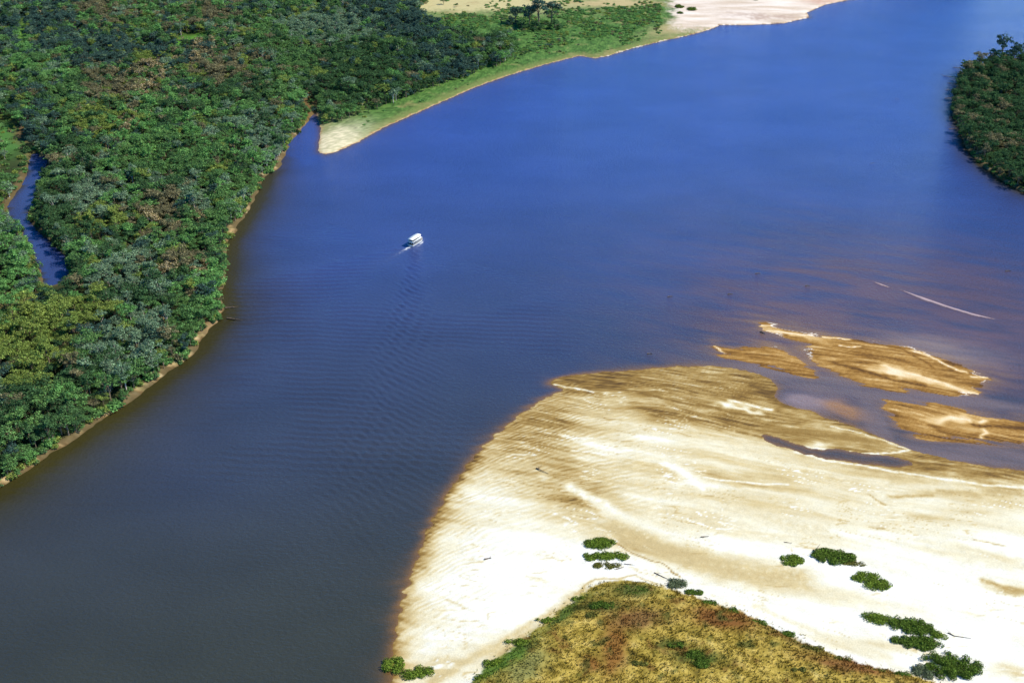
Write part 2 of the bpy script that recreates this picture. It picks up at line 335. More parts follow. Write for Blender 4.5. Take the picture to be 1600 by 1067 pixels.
def raw_mesh(name, V, Fc, mats=(), mi=None, smooth=False):
    """V (n,3); Fc (m,k) faces all with k corners"""
    me = bpy.data.meshes.new(name); V = np.asarray(V, np.float32); Fc = np.asarray(Fc, np.int32)
    k = Fc.shape[1]
    me.vertices.add(len(V)); me.vertices.foreach_set('co', V.ravel())
    me.loops.add(Fc.size); me.loops.foreach_set('vertex_index', Fc.ravel())
    me.polygons.add(len(Fc)); me.polygons.foreach_set('loop_start', np.arange(0, Fc.size, k, dtype=np.int32))
    if mi is not None: me.polygons.foreach_set('material_index', np.asarray(mi, np.int32))
    if smooth: me.polygons.foreach_set('use_smooth', np.ones(len(Fc), bool))
    for m in mats: me.materials.append(m)
    me.update(calc_edges=True); me.validate()
    return me
def tag(o, label=None, cat=None, group=None, kind=None):
    if label: o['label'] = label
    if cat: o['category'] = cat
    if group: o['group'] = group
    if kind: o['kind'] = kind
    return o
def link(name, me, parent=None, loc=(0, 0, 0)):
    o = bpy.data.objects.new(name, me); COL.objects.link(o); o.location = loc
    if parent: o.parent = parent
    return o

# ------------------------------------------------------------------ materials
def mat(name):
    m = bpy.data.materials.new(name); m.use_nodes = True; n = m.node_tree.nodes
    return m, m.node_tree, n['Principled BSDF']
def N(t, kind, **kw):
    n = t.nodes.new(kind)
    for k, v in kw.items(): setattr(n, k, v)
    return n
def noise(t, vec, scale, detail=4, rough=.55):
    n = N(t, 'ShaderNodeTexNoise'); n.inputs['Scale'].default_value = scale; n.inputs['Detail'].default_value = detail
    n.inputs['Roughness'].default_value = rough
    t.links.new(vec, n.inputs['Vector']); return n
def math_n(t, op, a, b=None, c=None):
    n = N(t, 'ShaderNodeMath', operation=op)
    for i, v in enumerate((a, b, c)):
        if v is None: continue
        if isinstance(v, (int, float)): n.inputs[i].default_value = v
        else: t.links.new(v, n.inputs[i])
    return n.outputs[0]
def scale_col(t, col, fac):
    n = N(t, 'ShaderNodeVectorMath', operation='SCALE')
    t.links.new(col, n.inputs[0]); t.links.new(fac, n.inputs['Scale']); return n.outputs[0]

def ground_material():
    m, t, p = mat('ground')
    a = N(t, 'ShaderNodeAttribute', attribute_name='Tone'); g = N(t, 'ShaderNodeNewGeometry')
    n1 = noise(t, g.outputs['Position'], 1.3, 5, .65); n2 = noise(t, g.outputs['Position'], .25, 3)
    k = math_n(t, 'ADD', math_n(t, 'MULTIPLY', n1.outputs[0], .5), math_n(t, 'MULTIPLY', n2.outputs[0], .25))
    c = scale_col(t, a.outputs['Color'], math_n(t, 'ADD', k, .62)); t.links.new(c, p.inputs['Base Color'])
    p.inputs['Roughness'].default_value = .9; p.inputs['Specular IOR Level'].default_value = .15
    b = N(t, 'ShaderNodeBump'); b.inputs['Strength'].default_value = .55; b.inputs['Distance'].default_value = .25
    t.links.new(n1.outputs[0], b.inputs['Height']); t.links.new(b.outputs[0], p.inputs['Normal'])
    return m
def water_material():
    m, t, p = mat('water')
    out = [n for n in t.nodes if n.type == 'OUTPUT_MATERIAL'][0]; t.nodes.remove(p)
    a = N(t, 'ShaderNodeAttribute', attribute_name='Tone'); g = N(t, 'ShaderNodeNewGeometry')
    mp = N(t, 'ShaderNodeMapping'); mp.inputs['Scale'].default_value = (.65, 1.0, 1.0); mp.inputs['Rotation'].default_value = (0, 0, .2)
    t.links.new(g.outputs['Position'], mp.inputs['Vector'])
    n1 = noise(t, mp.outputs[0], .60, 3, .75); n2 = noise(t, mp.outputs[0], .02, 3)
    c = scale_col(t, a.outputs['Color'], math_n(t, 'ADD', math_n(t, 'MULTIPLY', n2.outputs[0], .5), .75))
    nw = noise(t, mp.outputs[0], .009, 3)
    fo = N(t, 'ShaderNodeAttribute', attribute_name='foam_dull')  # foam, plus the bank band dulled to imitate reflected trees
    b = N(t, 'ShaderNodeBump'); b.inputs['Strength'].default_value = .6; b.inputs['Distance'].default_value = .85
    t.links.new(n1.outputs[0], b.inputs['Height'])
    d = N(t, 'ShaderNodeBsdfDiffuse'); gl = N(t, 'ShaderNodeBsdfGlossy'); fr = N(t, 'ShaderNodeFresnel'); ms = N(t, 'ShaderNodeMixShader')
    fr.inputs['IOR'].default_value = 1.45; gl.inputs['Color'].default_value = (.58, .74, 1.0, 1); gl.inputs['Roughness'].default_value = .10
    t.links.new(math_n(t, 'ADD', math_n(t, 'MULTIPLY', nw.outputs[0], .4), .40), b.inputs['Strength'])
    for n in (d, gl, fr): t.links.new(b.outputs[0], n.inputs['Normal'])
    t.links.new(c, d.inputs['Color']); t.links.new(math_n(t, 'MULTIPLY', fr.outputs[0], math_n(t, 'SUBTRACT', 1.0, fo.outputs['Fac'])), ms.inputs[0])
    t.links.new(d.outputs[0], ms.inputs[1]); t.links.new(gl.outputs[0], ms.inputs[2]); t.links.new(ms.outputs[0], out.inputs[0])
    return m
def leaf_material(name, c1, c2, var=.35, blossom=None, trans=.30, patch=True):
    m, t, p = mat(name); nt = t
    out = [n for n in t.nodes if n.type == 'OUTPUT_MATERIAL'][0]
    t.nodes.remove(p)
    oi = N(t, 'ShaderNodeObjectInfo'); tc = N(t, 'ShaderNodeTexCoord'); g = N(t, 'ShaderNodeNewGeometry')
    n1 = noise(t, g.outputs['Position'], .55, 2); n2 = noise(t, oi.outputs['Location'], .018, 3)
    f = math_n(t, 'ADD', math_n(t, 'MULTIPLY', oi.outputs['Random'], .5), math_n(t, 'MULTIPLY', n2.outputs[0], .9))
    f = math_n(t, 'SUBTRACT', f, .15)
    mx = N(t, 'ShaderNodeMix', data_type='RGBA'); mx.inputs['A'].default_value = (*c1, 1); mx.inputs['B'].default_value = (*c2, 1)
    t.links.new(f, mx.inputs['Factor']); col = mx.outputs['Result']
    if blossom:
        r = N(t, 'ShaderNodeValToRGB'); r.color_ramp.elements[0].position = .46; r.color_ramp.elements[1].position = .56
        nb = noise(t, g.outputs['Position'], .9, 2); t.links.new(nb.outputs[0], r.inputs[0])
        m2 = N(t, 'ShaderNodeMix', data_type='RGBA'); t.links.new(col, m2.inputs['A']); m2.inputs['B'].default_value = (*blossom, 1)
        t.links.new(r.outputs[0], m2.inputs['Factor']); col = m2.outputs['Result']
    isl = math_n(t, 'MULTIPLY', math_n(t, 'POWER', g.outputs['Random Per Island'], 2.0), var*4.0)
    k = math_n(t, 'ADD', math_n(t, 'ADD', math_n(t, 'MULTIPLY', n1.outputs[0], 1.0), isl), .42-var*.8)
    col = scale_col(t, col, k)
    d = N(t, 'ShaderNodeBsdfDiffuse'); tr = N(t, 'ShaderNodeBsdfTranslucent'); ms = N(t, 'ShaderNodeMixShader'); ms.inputs[0].default_value = trans
    t.links.new(col, d.inputs[0]); t.links.new(col, tr.inputs[0]); t.links.new(d.outputs[0], ms.inputs[1]); t.links.new(tr.outputs[0], ms.inputs[2])
    t.links.new(ms.outputs[0], out.inputs[0])
    return m
def plain(name, c, rough=.6, var=.25, scale=1.5, spec=.3):
    m, t, p = mat(name); g = N(t, 'ShaderNodeTexCoord'); n = noise(t, g.outputs['Object'], scale, 4)
    mx = N(t, 'ShaderNodeMix', data_type='RGBA'); t.links.new(n.outputs[0], mx.inputs['Factor'])
    mx.inputs['A'].default_value = (*[v*(1-var) for v in c], 1); mx.inputs['B'].default_value = (*[min(1, v*(1+var)) for v in c], 1)
    t.links.new(mx.outputs['Result'], p.inputs['Base Color']); p.inputs['Roughness'].default_value = rough
    p.inputs['Specular IOR Level'].default_value = spec
    return m
M_ground = ground_material(); M_water = water_material()
M_bark = plain('bark', (.20,.15,.10), .9); M_pale = plain('pale_bark', (.55,.50,.42), .8)
KINDS = [  # phrase, material, pale trunk?
 ('dark green', leaf_material('foliage_dark', (0.035, 0.082, 0.037), (0.073, 0.147, 0.054)), 0),
 ('mid green', leaf_material('foliage_mid', (0.070, 0.158, 0.054), (0.133, 0.250, 0.073)), 0),
 ('grey green', leaf_material('foliage_grey', (0.105, 0.177, 0.105), (0.190, 0.281, 0.160)), 1),
 ('yellow green', leaf_material('foliage_yellow', (0.130, 0.199, 0.046), (0.239, 0.298, 0.069)), 0),
 ('olive brown', leaf_material('foliage_olive', (0.129, 0.126, 0.066), (0.227, 0.204, 0.105)), 0),
 ('tan blossoming', leaf_material('foliage_blossom', (.06,.07,.02), (.13,.11,.03), blossom=(.52,.42,.24)), 1),
 ('bright green', leaf_material('foliage_bright', (0.088, 0.222, 0.061), (0.162, 0.331, 0.096)), 0),
 ('bluish dark green', leaf_material('foliage_blue', (0.035, 0.077, 0.064), (0.071, 0.128, 0.095)), 0),
]

# ------------------------------------------------------------------ terrain and water
def build_ground():
    xs = axis([(-7000,-900,700,60),(-900,-420,12,3.2),(-420,-105,3.0,2.4),(-105,300,.8,.8),(300,360,.9,2.5),(360,900,3,12),(900,7000,60,700)])
    ys = axis([(-400,230,60,6),(230,262,3,.8),(262,620,.8,.8),(620,760,1.1,2.0),(760,1750,2.0,5.5),(1750,9000,40,800)])
    X, Y = np.meshgrid(xs, ys)
    f = fields(X, Y); Z = height(X, Y, f); c = ground_colour(X, Y, Z, f)
    me = grid_mesh('ground', X, Y, Z, c); me.materials.append(M_ground)
    o = link('ground', me); o['kind'] = 'structure'
    return xs, ys, Z
GX, GY, GZ = build_ground()
def zat(x, y):
    i = np.clip(np.searchsorted(GX, x)-1, 0, len(GX)-2); j = np.clip(np.searchsorted(GY, y)-1, 0, len(GY)-2)
    u = (x-GX[i])/(GX[i+1]-GX[i]); v = (y-GY[j])/(GY[j+1]-GY[j])
    return (GZ[j, i]*(1-u)+GZ[j, i+1]*u)*(1-v) + (GZ[j+1, i]*(1-u)+GZ[j+1, i+1]*u)*v

BOAT = ground(650, 380); HEAD = math.radians(58)      # heading measured from +X
def build_water():
    xs = axis([(-7000,-700,700,40),(-700,-260,14,4),(-260,-10,1.0,1.0),(-10,60,1.6,1.6),(60,345,1.25,1.25),(345,800,3,18),(800,7000,60,700)])
    ys = axis([(-400,240,60,8),(240,400,4,1.5),(400,740,.95,1.05),(740,820,1.5,3),(820,1750,3,16),(1750,9000,60,900)])
    X, Y = np.meshgrid(xs, ys)
    Z = np.zeros_like(X)
    # the boat's wake: two trains of waves inside a wedge
    dx, dy = X-BOAT[0], Y-BOAT[1]
    hx, hy = math.cos(HEAD), math.sin(HEAD)
    aft = -(dx*hx+dy*hy); side = dx*hy-dy*hx            # side>0: to the right of the track
    r = np.hypot(dx, dy)+1e-3
    ang = np.degrees(np.arctan2(side, np.maximum(aft, .01)))   # + right, - left
    wl = fbm(X/28, Y/28, 3, 140)
    def train(dirdeg, lam, bend, cen, wid, fall, amp, seed):
        # bend widens the crests into gentle arcs
        a = math.radians(dirdeg); nx, ny = -math.sin(a), math.cos(a)
        ph = (dx*nx+dy*ny) + bend*(dx*math.cos(a)+dy*math.sin(a))**2 + 2.2*wl
        e = np.exp(-((ang-cen)/wid)**2)*np.exp(-r/fall)*sst(2, 12, aft)
        return amp*e*np.sin(2*np.pi*ph/lam)*(.75+.5*fbm(X/20, Y/11, 2, seed))
    # left arm: crests close to the picture's horizontal
    Z += train(5, 5.4, -.00028, -16, 19, 1100, .62, 1)*(.35+.65*sst(30, 150, r))*sst(-31, -26, ang)
    Z += train(1, 7.0, .0002, -6, 14, 700, .22, 2)*sst(70, 170, r)
    # right arm: short steep crests slanting down to the right
    Z += train(-60, 4.3, 0.0, 31, 4.5, 300, .26, 3)
    Z += train(-38, 4.6, 0.0, 34, 8, 420, .28, 4)
    Z += .10*np.exp(-(side/3.2)**2)*np.exp(-np.maximum(aft, 0)/35)*(aft > 3)*np.sin(2*np.pi*aft/4.2)
    # what is left of older wakes further down the river
    calm = sst(-.25, .5, fbm(X/90, Y/60, 2, 150))
    Z += .16*calm*np.sin(2*np.pi*(Y+.08*X+3*wl)/5.2)*sst(-270, -230, X)*sst(60, 0, X)*sst(740, 700, Y)*sst(400, 430, Y)*sst(4.0, 9, aft)
    f = fields(X, Y)
    h = height(X, Y, f)
    Z *= sst(.0, 8, -np.maximum.reduce([f['L'], f['P'], f['I'], f['S']]))
    px, py, _ = proj(X, Y, 0)
    # body colour painted bluer upstream, imitating the sky reflection growing with distance
    px = px + 18*fbm(X/26, Y/26, 3, 61) ; py = py + 7*fbm(X/26, Y/12, 3, 64)
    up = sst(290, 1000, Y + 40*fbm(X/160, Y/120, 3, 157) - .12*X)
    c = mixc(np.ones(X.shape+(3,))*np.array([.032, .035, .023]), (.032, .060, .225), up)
    nb = fbm((X*.94-Y*.34)/50, (X*.34+Y*.94)/9, 4, 160); nn = fbm(X/60, Y/40, 3, 165)
    dsand = -np.maximum.reduce([f['S'], f['B'], f['LN']-14])
    dsB = -f['B']
    sh = np.exp(-np.clip(dsand, 0, 900)/38.)*(1+.9*nb)*sst(600, 760, px + .2*(px > 0))
    zone = np.clip(blob(px, py, 1400, 500, 330, 120, 8)*1.5, 0, 1)
    c = mixc(c, (.098,.060,.062), np.clip(sh*.75*zone + .40*zone*(1+1.7*nb), 0, .95))
    c = mixc(c, (.10,.062,.024), np.clip(np.exp(-np.clip(-f['S'], 0, 99)/(3.2*np.clip(1+1.6*nn+.8*nb, .3, 3)))*.8, 0, 1)*(f['S'] < 6))
    c = mixc(c, (.16,.085,.026), np.clip(np.exp(-np.clip(-f['S'], 0, 99)/1.6), 0, 1)*(f['S'] < 3))
    c = mixc(c, (.135,.085,.045), np.clip(np.exp(-np.clip(dsB, 0, 99)/6.5)*(1+1.5*nb), 0, 1)*.75)
    c = mixc(c, (.20,.11,.04), np.clip(np.exp(-np.clip(dsB, 0, 99)/1.6), 0, 1)*.8)
    fr_ = np.clip(np.exp(-np.clip(np.minimum(dsB, -f['S']+4), 0, 99)/9.0)*sst(-.15, .35, nb), 0, 1)*zone
    c = mixc(c, (.21,.125,.055), fr_*.8)
    silt = np.clip(np.maximum.reduce([blob(px, py, 1290, 600, 170, 12, 12), blob(px, py, 1460, 622, 170, 8, 6), blob(px, py, 1370, 660, 50, 14, 55), blob(px, py, 1500, 708, 140, 14, 5), blob(px, py, 1560, 715, 90, 14, 5)])*1.6, 0, 1)
    c = mixc(c, (.135,.100,.088), silt*(.75+.6*nb))
    c = mixc(c, (.24,.19,.155), np.clip(blob(px, py, 1470, 545, 95, 16, 10)*(1+.8*nb), 0, 1)*.45)
    c = mixc(c, (.22,.16,.15), np.clip(blob(px, py, 1260, 627, 38, 12, 8)*1.6, 0, 1)*.85)
    c = mixc(c, (.30,.15,.04), np.clip(blob(px, py, 1320, 641, 30, 9, 18)*1.8, 0, 1)*(.7+.5*nb)*.9)
    c = mixc(c, (.085,.050,.055), np.clip(blob(px, py, 1500, 430, 160, 40, 14), 0, 1)*.35*(1+nb))
    # dark brown painted along the tree-lined banks, imitating the trees' reflections
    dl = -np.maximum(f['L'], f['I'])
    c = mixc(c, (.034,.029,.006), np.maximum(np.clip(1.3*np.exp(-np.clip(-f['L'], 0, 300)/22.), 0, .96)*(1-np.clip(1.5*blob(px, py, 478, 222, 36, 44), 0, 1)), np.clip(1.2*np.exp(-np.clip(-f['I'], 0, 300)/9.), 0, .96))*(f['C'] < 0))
    c = np.where((f['C'] > 0)[..., None], np.array([.03, .045, .13]), c)
    c = mixc(c, (.10,.060,.02), np.exp(-np.clip(-f['P'], 0, 200)/2.5)*.8)
    # churned water behind the boat
    churn = np.exp(-((side+.06*aft)/(2.2+.10*np.maximum(aft, 0)))**2)*np.exp(-np.maximum(aft, 0)/26.)*(aft > 0)
    c = mixc(c, (.10,.095,.05), np.clip(churn, 0, 1)*.15)
    foam_dull = np.exp(-(side/1.0)**2)*np.exp(-np.abs(aft-8)/4.0)*sst(-.25, .15, perlin(X/1.3, Y/1.3, 170)) 
    foam_dull = np.clip(foam_dull*1.5, 0, 1)
    bw = np.exp(-((np.abs(side)-(2.4+.18*np.maximum(aft+6, 0)))/.6)**2)*sst(-9, -6, aft)*sst(8, -2, aft)
    foam_dull = np.maximum(foam_dull, np.clip(bw*.7*sst(-.2, .3, perlin(X/1.1, Y/1.1, 171)), 0, 1))
    c = mixc(c, (.8,.82,.8), foam_dull)
    dlL = -f['L']; opn = 1-np.clip(1.5*blob(px, py, 478, 222, 36, 44), 0, 1)
    matte = np.maximum(foam_dull, np.maximum(.62*np.exp(-np.clip(dlL, 0, 300)/20.)*opn, .5*np.exp(-np.clip(-f['I'], 0, 300)/6.))*(f['C'] < 0))  # gloss cut near wooded banks stands in for trees blocking the reflected sky
    me = grid_mesh('river_water', X, Y, Z, c, {'foam_dull': matte}); me.materials.append(M_water)
    o = link('river_water', me); o['kind'] = 'structure'
build_water()

# ------------------------------------------------------------------ foliage meshes
def leaf_cloud(rs, lobes, n, size, flat=.0, up=.35):
    """n leaf sprays spread over and inside the lobes: (cx,cy,cz,rx,ry,rz)"""
    L = np.array(lobes, float); wgt = L[:, 3]*L[:, 4]; wgt /= wgt.sum()
    k = rs.choice(len(L), n, p=wgt)
    d = rs.normal(size=(n, 3)); d[:, 2] = np.abs(d[:, 2])*.9 - .30; d /= np.linalg.norm(d, axis=1)[:, None]
    rad = np.where(rs.rand(n) < .72, rs.uniform(.82, 1.10, n), rs.uniform(.35, .85, n))
    c = L[k, :3] + d*L[k, 3:6]*rad[:, None]
    nrm = d*.9 + rs.normal(size=(n, 3))*.55; nrm[:, 2] += up; nrm /= np.linalg.norm(nrm, axis=1)[:, None]
    t = np.cross(nrm, rs.normal(size=(n, 3))); t /= np.linalg.norm(t, axis=1)[:, None]
    b = np.cross(nrm, t); s = size*rs.uniform(.6, 1.35, n)[:, None]; s2 = s*rs.uniform(.5, .9, n)[:, None]
    j = lambda: rs.uniform(.7, 1.2, (n, 1))
    V = np.stack([c-t*s*j(), c-b*s2*j(), c+t*s*j(), c+b*s2*j()], 1).reshape(-1, 3)
    Fq = np.arange(4*n).reshape(-1, 4)
    return V, Fq
def tube(path, radii, sides=6):
    V = []; Fq = []
    P = [Vector(p) for p in path]
    for i, (p, r) in enumerate(zip(P, radii)):
        d = (P[min(i+1, len(P)-1)]-P[max(i-1, 0)]).normalized()
        a = d.orthogonal().normalized(); b = d.cross(a)
        for k in range(sides):
            th = 2*math.pi*k/sides; V.append(tuple(p+(a*math.cos(th)+b*math.sin(th))*r))
    for i in range(len(P)-1):
        for k in range(sides):
            Fq.append((i*sides+k, i*sides+(k+1) % sides, (i+1)*sides+(k+1) % sides, (i+1)*sides+k))
    return np.array(V), np.array(Fq)
def merge(parts):
    V = []; Fq = []; o = 0
    for v, f in parts:
        V.append(v); Fq.append(np.asarray(f)+o); o += len(v)
    return np.concatenate(V), np.concatenate(Fq)
def tree_shape(seed, form):
    """about 10 m high, crown radius about 4 m; form: round, spreading, tall, ragged, twiggy"""
    rs = np.random.RandomState(seed); H = {'round': 9.5, 'spread': 9.5, 'tall': 13.0, 'ragged': 11.0, 'low': 6.0, 'twiggy': 11.5}[form]
    W = {'round': 1.0, 'spread': 1.3, 'tall': .8, 'ragged': 1.1, 'low': .95, 'twiggy': .9}[form]
    nl = {'round': 13, 'spread': 16, 'tall': 12, 'ragged': 13, 'low': 10, 'twiggy': 9}[form]
    low = {'round': .40, 'spread': .62, 'tall': .42, 'ragged': .36, 'low': .22, 'twiggy': .5}[form]
    lobes = [(rs.uniform(-.4, .4), rs.uniform(-.4, .4), H*.68, 1.9*W, 1.9*W, H*.20)]
    for i in range(nl):
        a = 2*math.pi*i*.618; rr = (1.0+2.5*math.sqrt(rs.rand()))*W; q = rs.uniform(.65, 1.55)*(.8 if form in ('ragged', 'twiggy') else 1)
        top = .93 - .09*(rr/W/3.5)**2 + rs.uniform(-.12, .05)
        lobes.append((rr*math.cos(a), rr*math.sin(a), H*rs.uniform(low, top) if form != 'spread' else H*rs.uniform(.72, .90), q*W, q*W, q*rs.uniform(.5, .85)))
    n = {'twiggy': 330}.get(form, 760)
    V, Fq = leaf_cloud(rs, lobes, int(n*1.25), .31)
    V2, F2 = leaf_cloud(rs, [(a_, b_, c_, d_*1.3, e_*1.3, f_*1.25) for a_, b_, c_, d_, e_, f_ in lobes], n//4, .27); V, Fq = merge([(V, Fq), (V2, F2)])
    k = rs.rand(len(V)//4) < .93; Fq = Fq[k]
    b = lambda: rs.uniform(-.35, .35)
    parts = [tube([(0,0,-1.0),(b(),b(),H*.3),(b(),b(),H*.6),(0,0,H*.8)], [.34,.25,.17,.06])]
    for lb in lobes[1:(10 if form == 'twiggy' else 6)]:
        z0 = H*rs.uniform(.25, .5); parts.append(tube([(0,0,z0),(lb[0]*.5,lb[1]*.5,(z0+lb[2])*.5+.3),(lb[0],lb[1],lb[2]+lb[5]*.9)], [.15,.10,.04], 4))
    return (V, Fq), merge(parts)
FORMS = ['round', 'spread', 'tall', 'ragged', 'round', 'ragged', 'low', 'twiggy', 'spread']
TREES = [tree_shape(100+i, f_) for i, f_ in enumerate(FORMS)]
NV = len(TREES)
CROWN = [[raw_mesh('crown', *TREES[v][0], [KINDS[k][1]]) for v in range(NV)] for k in range(len(KINDS))]
TRUNK = [[raw_mesh('trunk', *TREES[v][1], [m]) for v in range(NV)] for m in (M_bark, M_pale)]

def scatter_object(name, pts, rot, scl, idx, sources):
    """one object whose geometry nodes stand a source shape on every point"""
    me = bpy.data.meshes.new(name); me.vertices.add(len(pts)); me.vertices.foreach_set('co', np.asarray(pts, np.float32).ravel())
    for nme, val, ty in (('turn', rot, 'FLOAT'), ('which', idx, 'INT')):
        a = me.attributes.new(nme, ty, 'POINT'); a.data.foreach_set('value', np.asarray(val, np.int32 if ty == 'INT' else np.float32))
    a = me.attributes.new('grow', 'FLOAT_VECTOR', 'POINT'); a.data.foreach_set('vector', np.asarray(scl, np.float32).ravel())
    o = link(name, me)
    col = bpy.data.collections.new(name+'_shapes')
    for i, s in enumerate(sources):
        col.objects.link(bpy.data.objects.new('%s_shape_%03d' % (name, i), s))
    ng = bpy.data.node_groups.new(name+'_nodes', 'GeometryNodeTree')
    ng.interface.new_socket('Geometry', in_out='INPUT', socket_type='NodeSocketGeometry')
    ng.interface.new_socket('Geometry', in_out='OUTPUT', socket_type='NodeSocketGeometry')
    gi = ng.nodes.new('NodeGroupInput'); go = ng.nodes.new('NodeGroupOutput')
    m2p = ng.nodes.new('GeometryNodeMeshToPoints'); ip = ng.nodes.new('GeometryNodeInstanceOnPoints')
    ci = ng.nodes.new('GeometryNodeCollectionInfo'); ci.inputs['Collection'].default_value = col
    ci.inputs['Separate Children'].default_value = True; ci.inputs['Reset Children'].default_value = True
    def named(n, ty):
        a = ng.nodes.new('GeometryNodeInputNamedAttribute'); a.data_type = ty; a.inputs['Name'].default_value = n; return a.outputs['Attribute']
    cx = ng.nodes.new('ShaderNodeCombineXYZ'); ng.links.new(named('turn', 'FLOAT'), cx.inputs['Z'])
    L = ng.links.new
    L(gi.outputs[0], m2p.inputs['Mesh']); L(m2p.outputs[0], ip.inputs['Points']); L(ci.outputs[0], ip.inputs['Instance'])
    ip.inputs['Pick Instance'].default_value = True; L(named('which', 'INT'), ip.inputs['Instance Index'])
    L(cx.outputs[0], ip.inputs['Rotation']); L(named('grow', 'FLOAT_VECTOR'), ip.inputs['Scale']); L(ip.outputs[0], go.inputs[0])
    md = o.modifiers.new('scatter', 'NODES'); md.node_group = ng
    return o

# ------------------------------------------------------------------ forests
FOREST_P = [(497,170),(500,186),(505,190),(530,188),(565,178),(605,164),(640,150),(700,128),(745,112),(790,98),(812,78),(800,60),(750,62),
            (700,52),(660,30),(655,8),(640,-30),(560,-120),(300,-160),(200,-30),(420,60)]
FOREST_P_FAR = [(655,12),(560,-120),(2400,-400),(2400,-60),(1400,-60),(1000,-45),(800,-25),(700,-15)]
CLEAR = [[(58,398),(68,424),(72,452),(60,456),(48,425),(44,390)], [(272,68),(285,56),(318,52),(328,60),(310,70),(285,74)], [(28,90),(30,45),(38,20),(46,40),(42,80)],
         [(0,190),(20,186),(45,215),(55,238),(38,248),(28,236),(0,238)], [(14,236),(32,232),(44,250),(30,286),(0,300),(0,262)],
         [(475,150),(485,148),(498,168),(492,185),(478,186)], [(0,468),(40,455),(58,470),(20,486)], [(325,500),(345,500),(348,520),(328,530),(316,526)]]
# kind preference: (x, y, rx, ry, kind, strength)
PREF = [(60,40,80,50,7,1.4),(35,60,16,50,6,2),(170,20,45,14,4,2.2),(330,22,50,14,4,1.4),(180,82,130,20,7,2.4),(235,110,45,34,5,1.3),(225,95,50,40,3,1),
 (180,135,60,26,4,2.2),(160,180,40,24,3,2.2),(195,190,30,20,5,.9),(350,108,62,34,4,2.2),(330,85,60,30,5,.9),(385,105,20,16,3,1.4),
 (500,45,70,28,2,2.6),(480,90,60,30,1,1.4),(600,20,70,22,7,2.6),(640,45,60,26,7,2),(560,110,90,50,0,2),(540,165,50,25,1,1.3),(700,105,90,30,7,1.6),
 (250,215,110,60,6,1.3),(270,250,80,50,1,1.8),(90,160,50,60,1,1.6),(95,120,40,20,6,1.2),(60,195,26,45,7,2.4),(80,215,30,30,0,2),
 (140,300,60,50,2,1.6),(85,330,22,60,0,3.0),(105,400,22,60,0,2.2),(110,440,16,20,4,2),(155,345,35,26,3,1.8),(260,290,36,18,0,2.6),(270,330,60,30,4,2.0),
 (240,315,20,26,5,1.2),(300,350,40,20,5,.9),(330,345,50,30,1,1),(320,310,50,26,2,1.4),(262,418,12,9,5,5),(314,420,14,10,5,5),(300,400,40,16,4,1.6),
 (340,300,40,40,1,1.0),(145,405,30,25,6,1.5),(200,420,50,40,2,1.5),(230,455,60,24,0,1.8),(60,395,60,50,2,1.2),(25,380,26,50,6,1.6),(20,440,40,30,6,2),
 (90,510,80,40,3,2.4),(50,560,70,40,3,1.8),(30,500,60,30,3,2),(150,480,50,30,3,1.2),(230,510,60,40,2,2.0),(290,500,40,50,1,1.6),(330,455,24,60,6,1.6),
 (100,600,60,40,0,1.3),(180,560,60,60,2,1.0),(60,660,90,40,0,1.8),(130,640,70,40,1,1.2),(20,700,40,40,1,1.8),(10,745,30,14,6,2.5),(130,670,10,8,2,3),(220,590,50,26,1,1.5),
 (420,200,50,60,2,1.3),(400,260,30,40,6,1.2),(440,120,40,50,1,1.2),(400,150,40,30,0,1),
 (1560,130,60,50,0,3.0),(1575,200,60,60,0,2.6),(1540,240,30,40,7,1.5),(1575,150,20,16,3,1.3),(1590,190,20,18,1,2.4),(1540,215,12,10,3,2),(1590,262,22,18,3,2.6),(1520,130,20,60,7,1.8),(1555,180,90,120,4,1.8),(1555,180,90,130,0,3.0)]
BASE = np.array([1.0, 1.0, .7, .45, .35, .06, .6, .5])
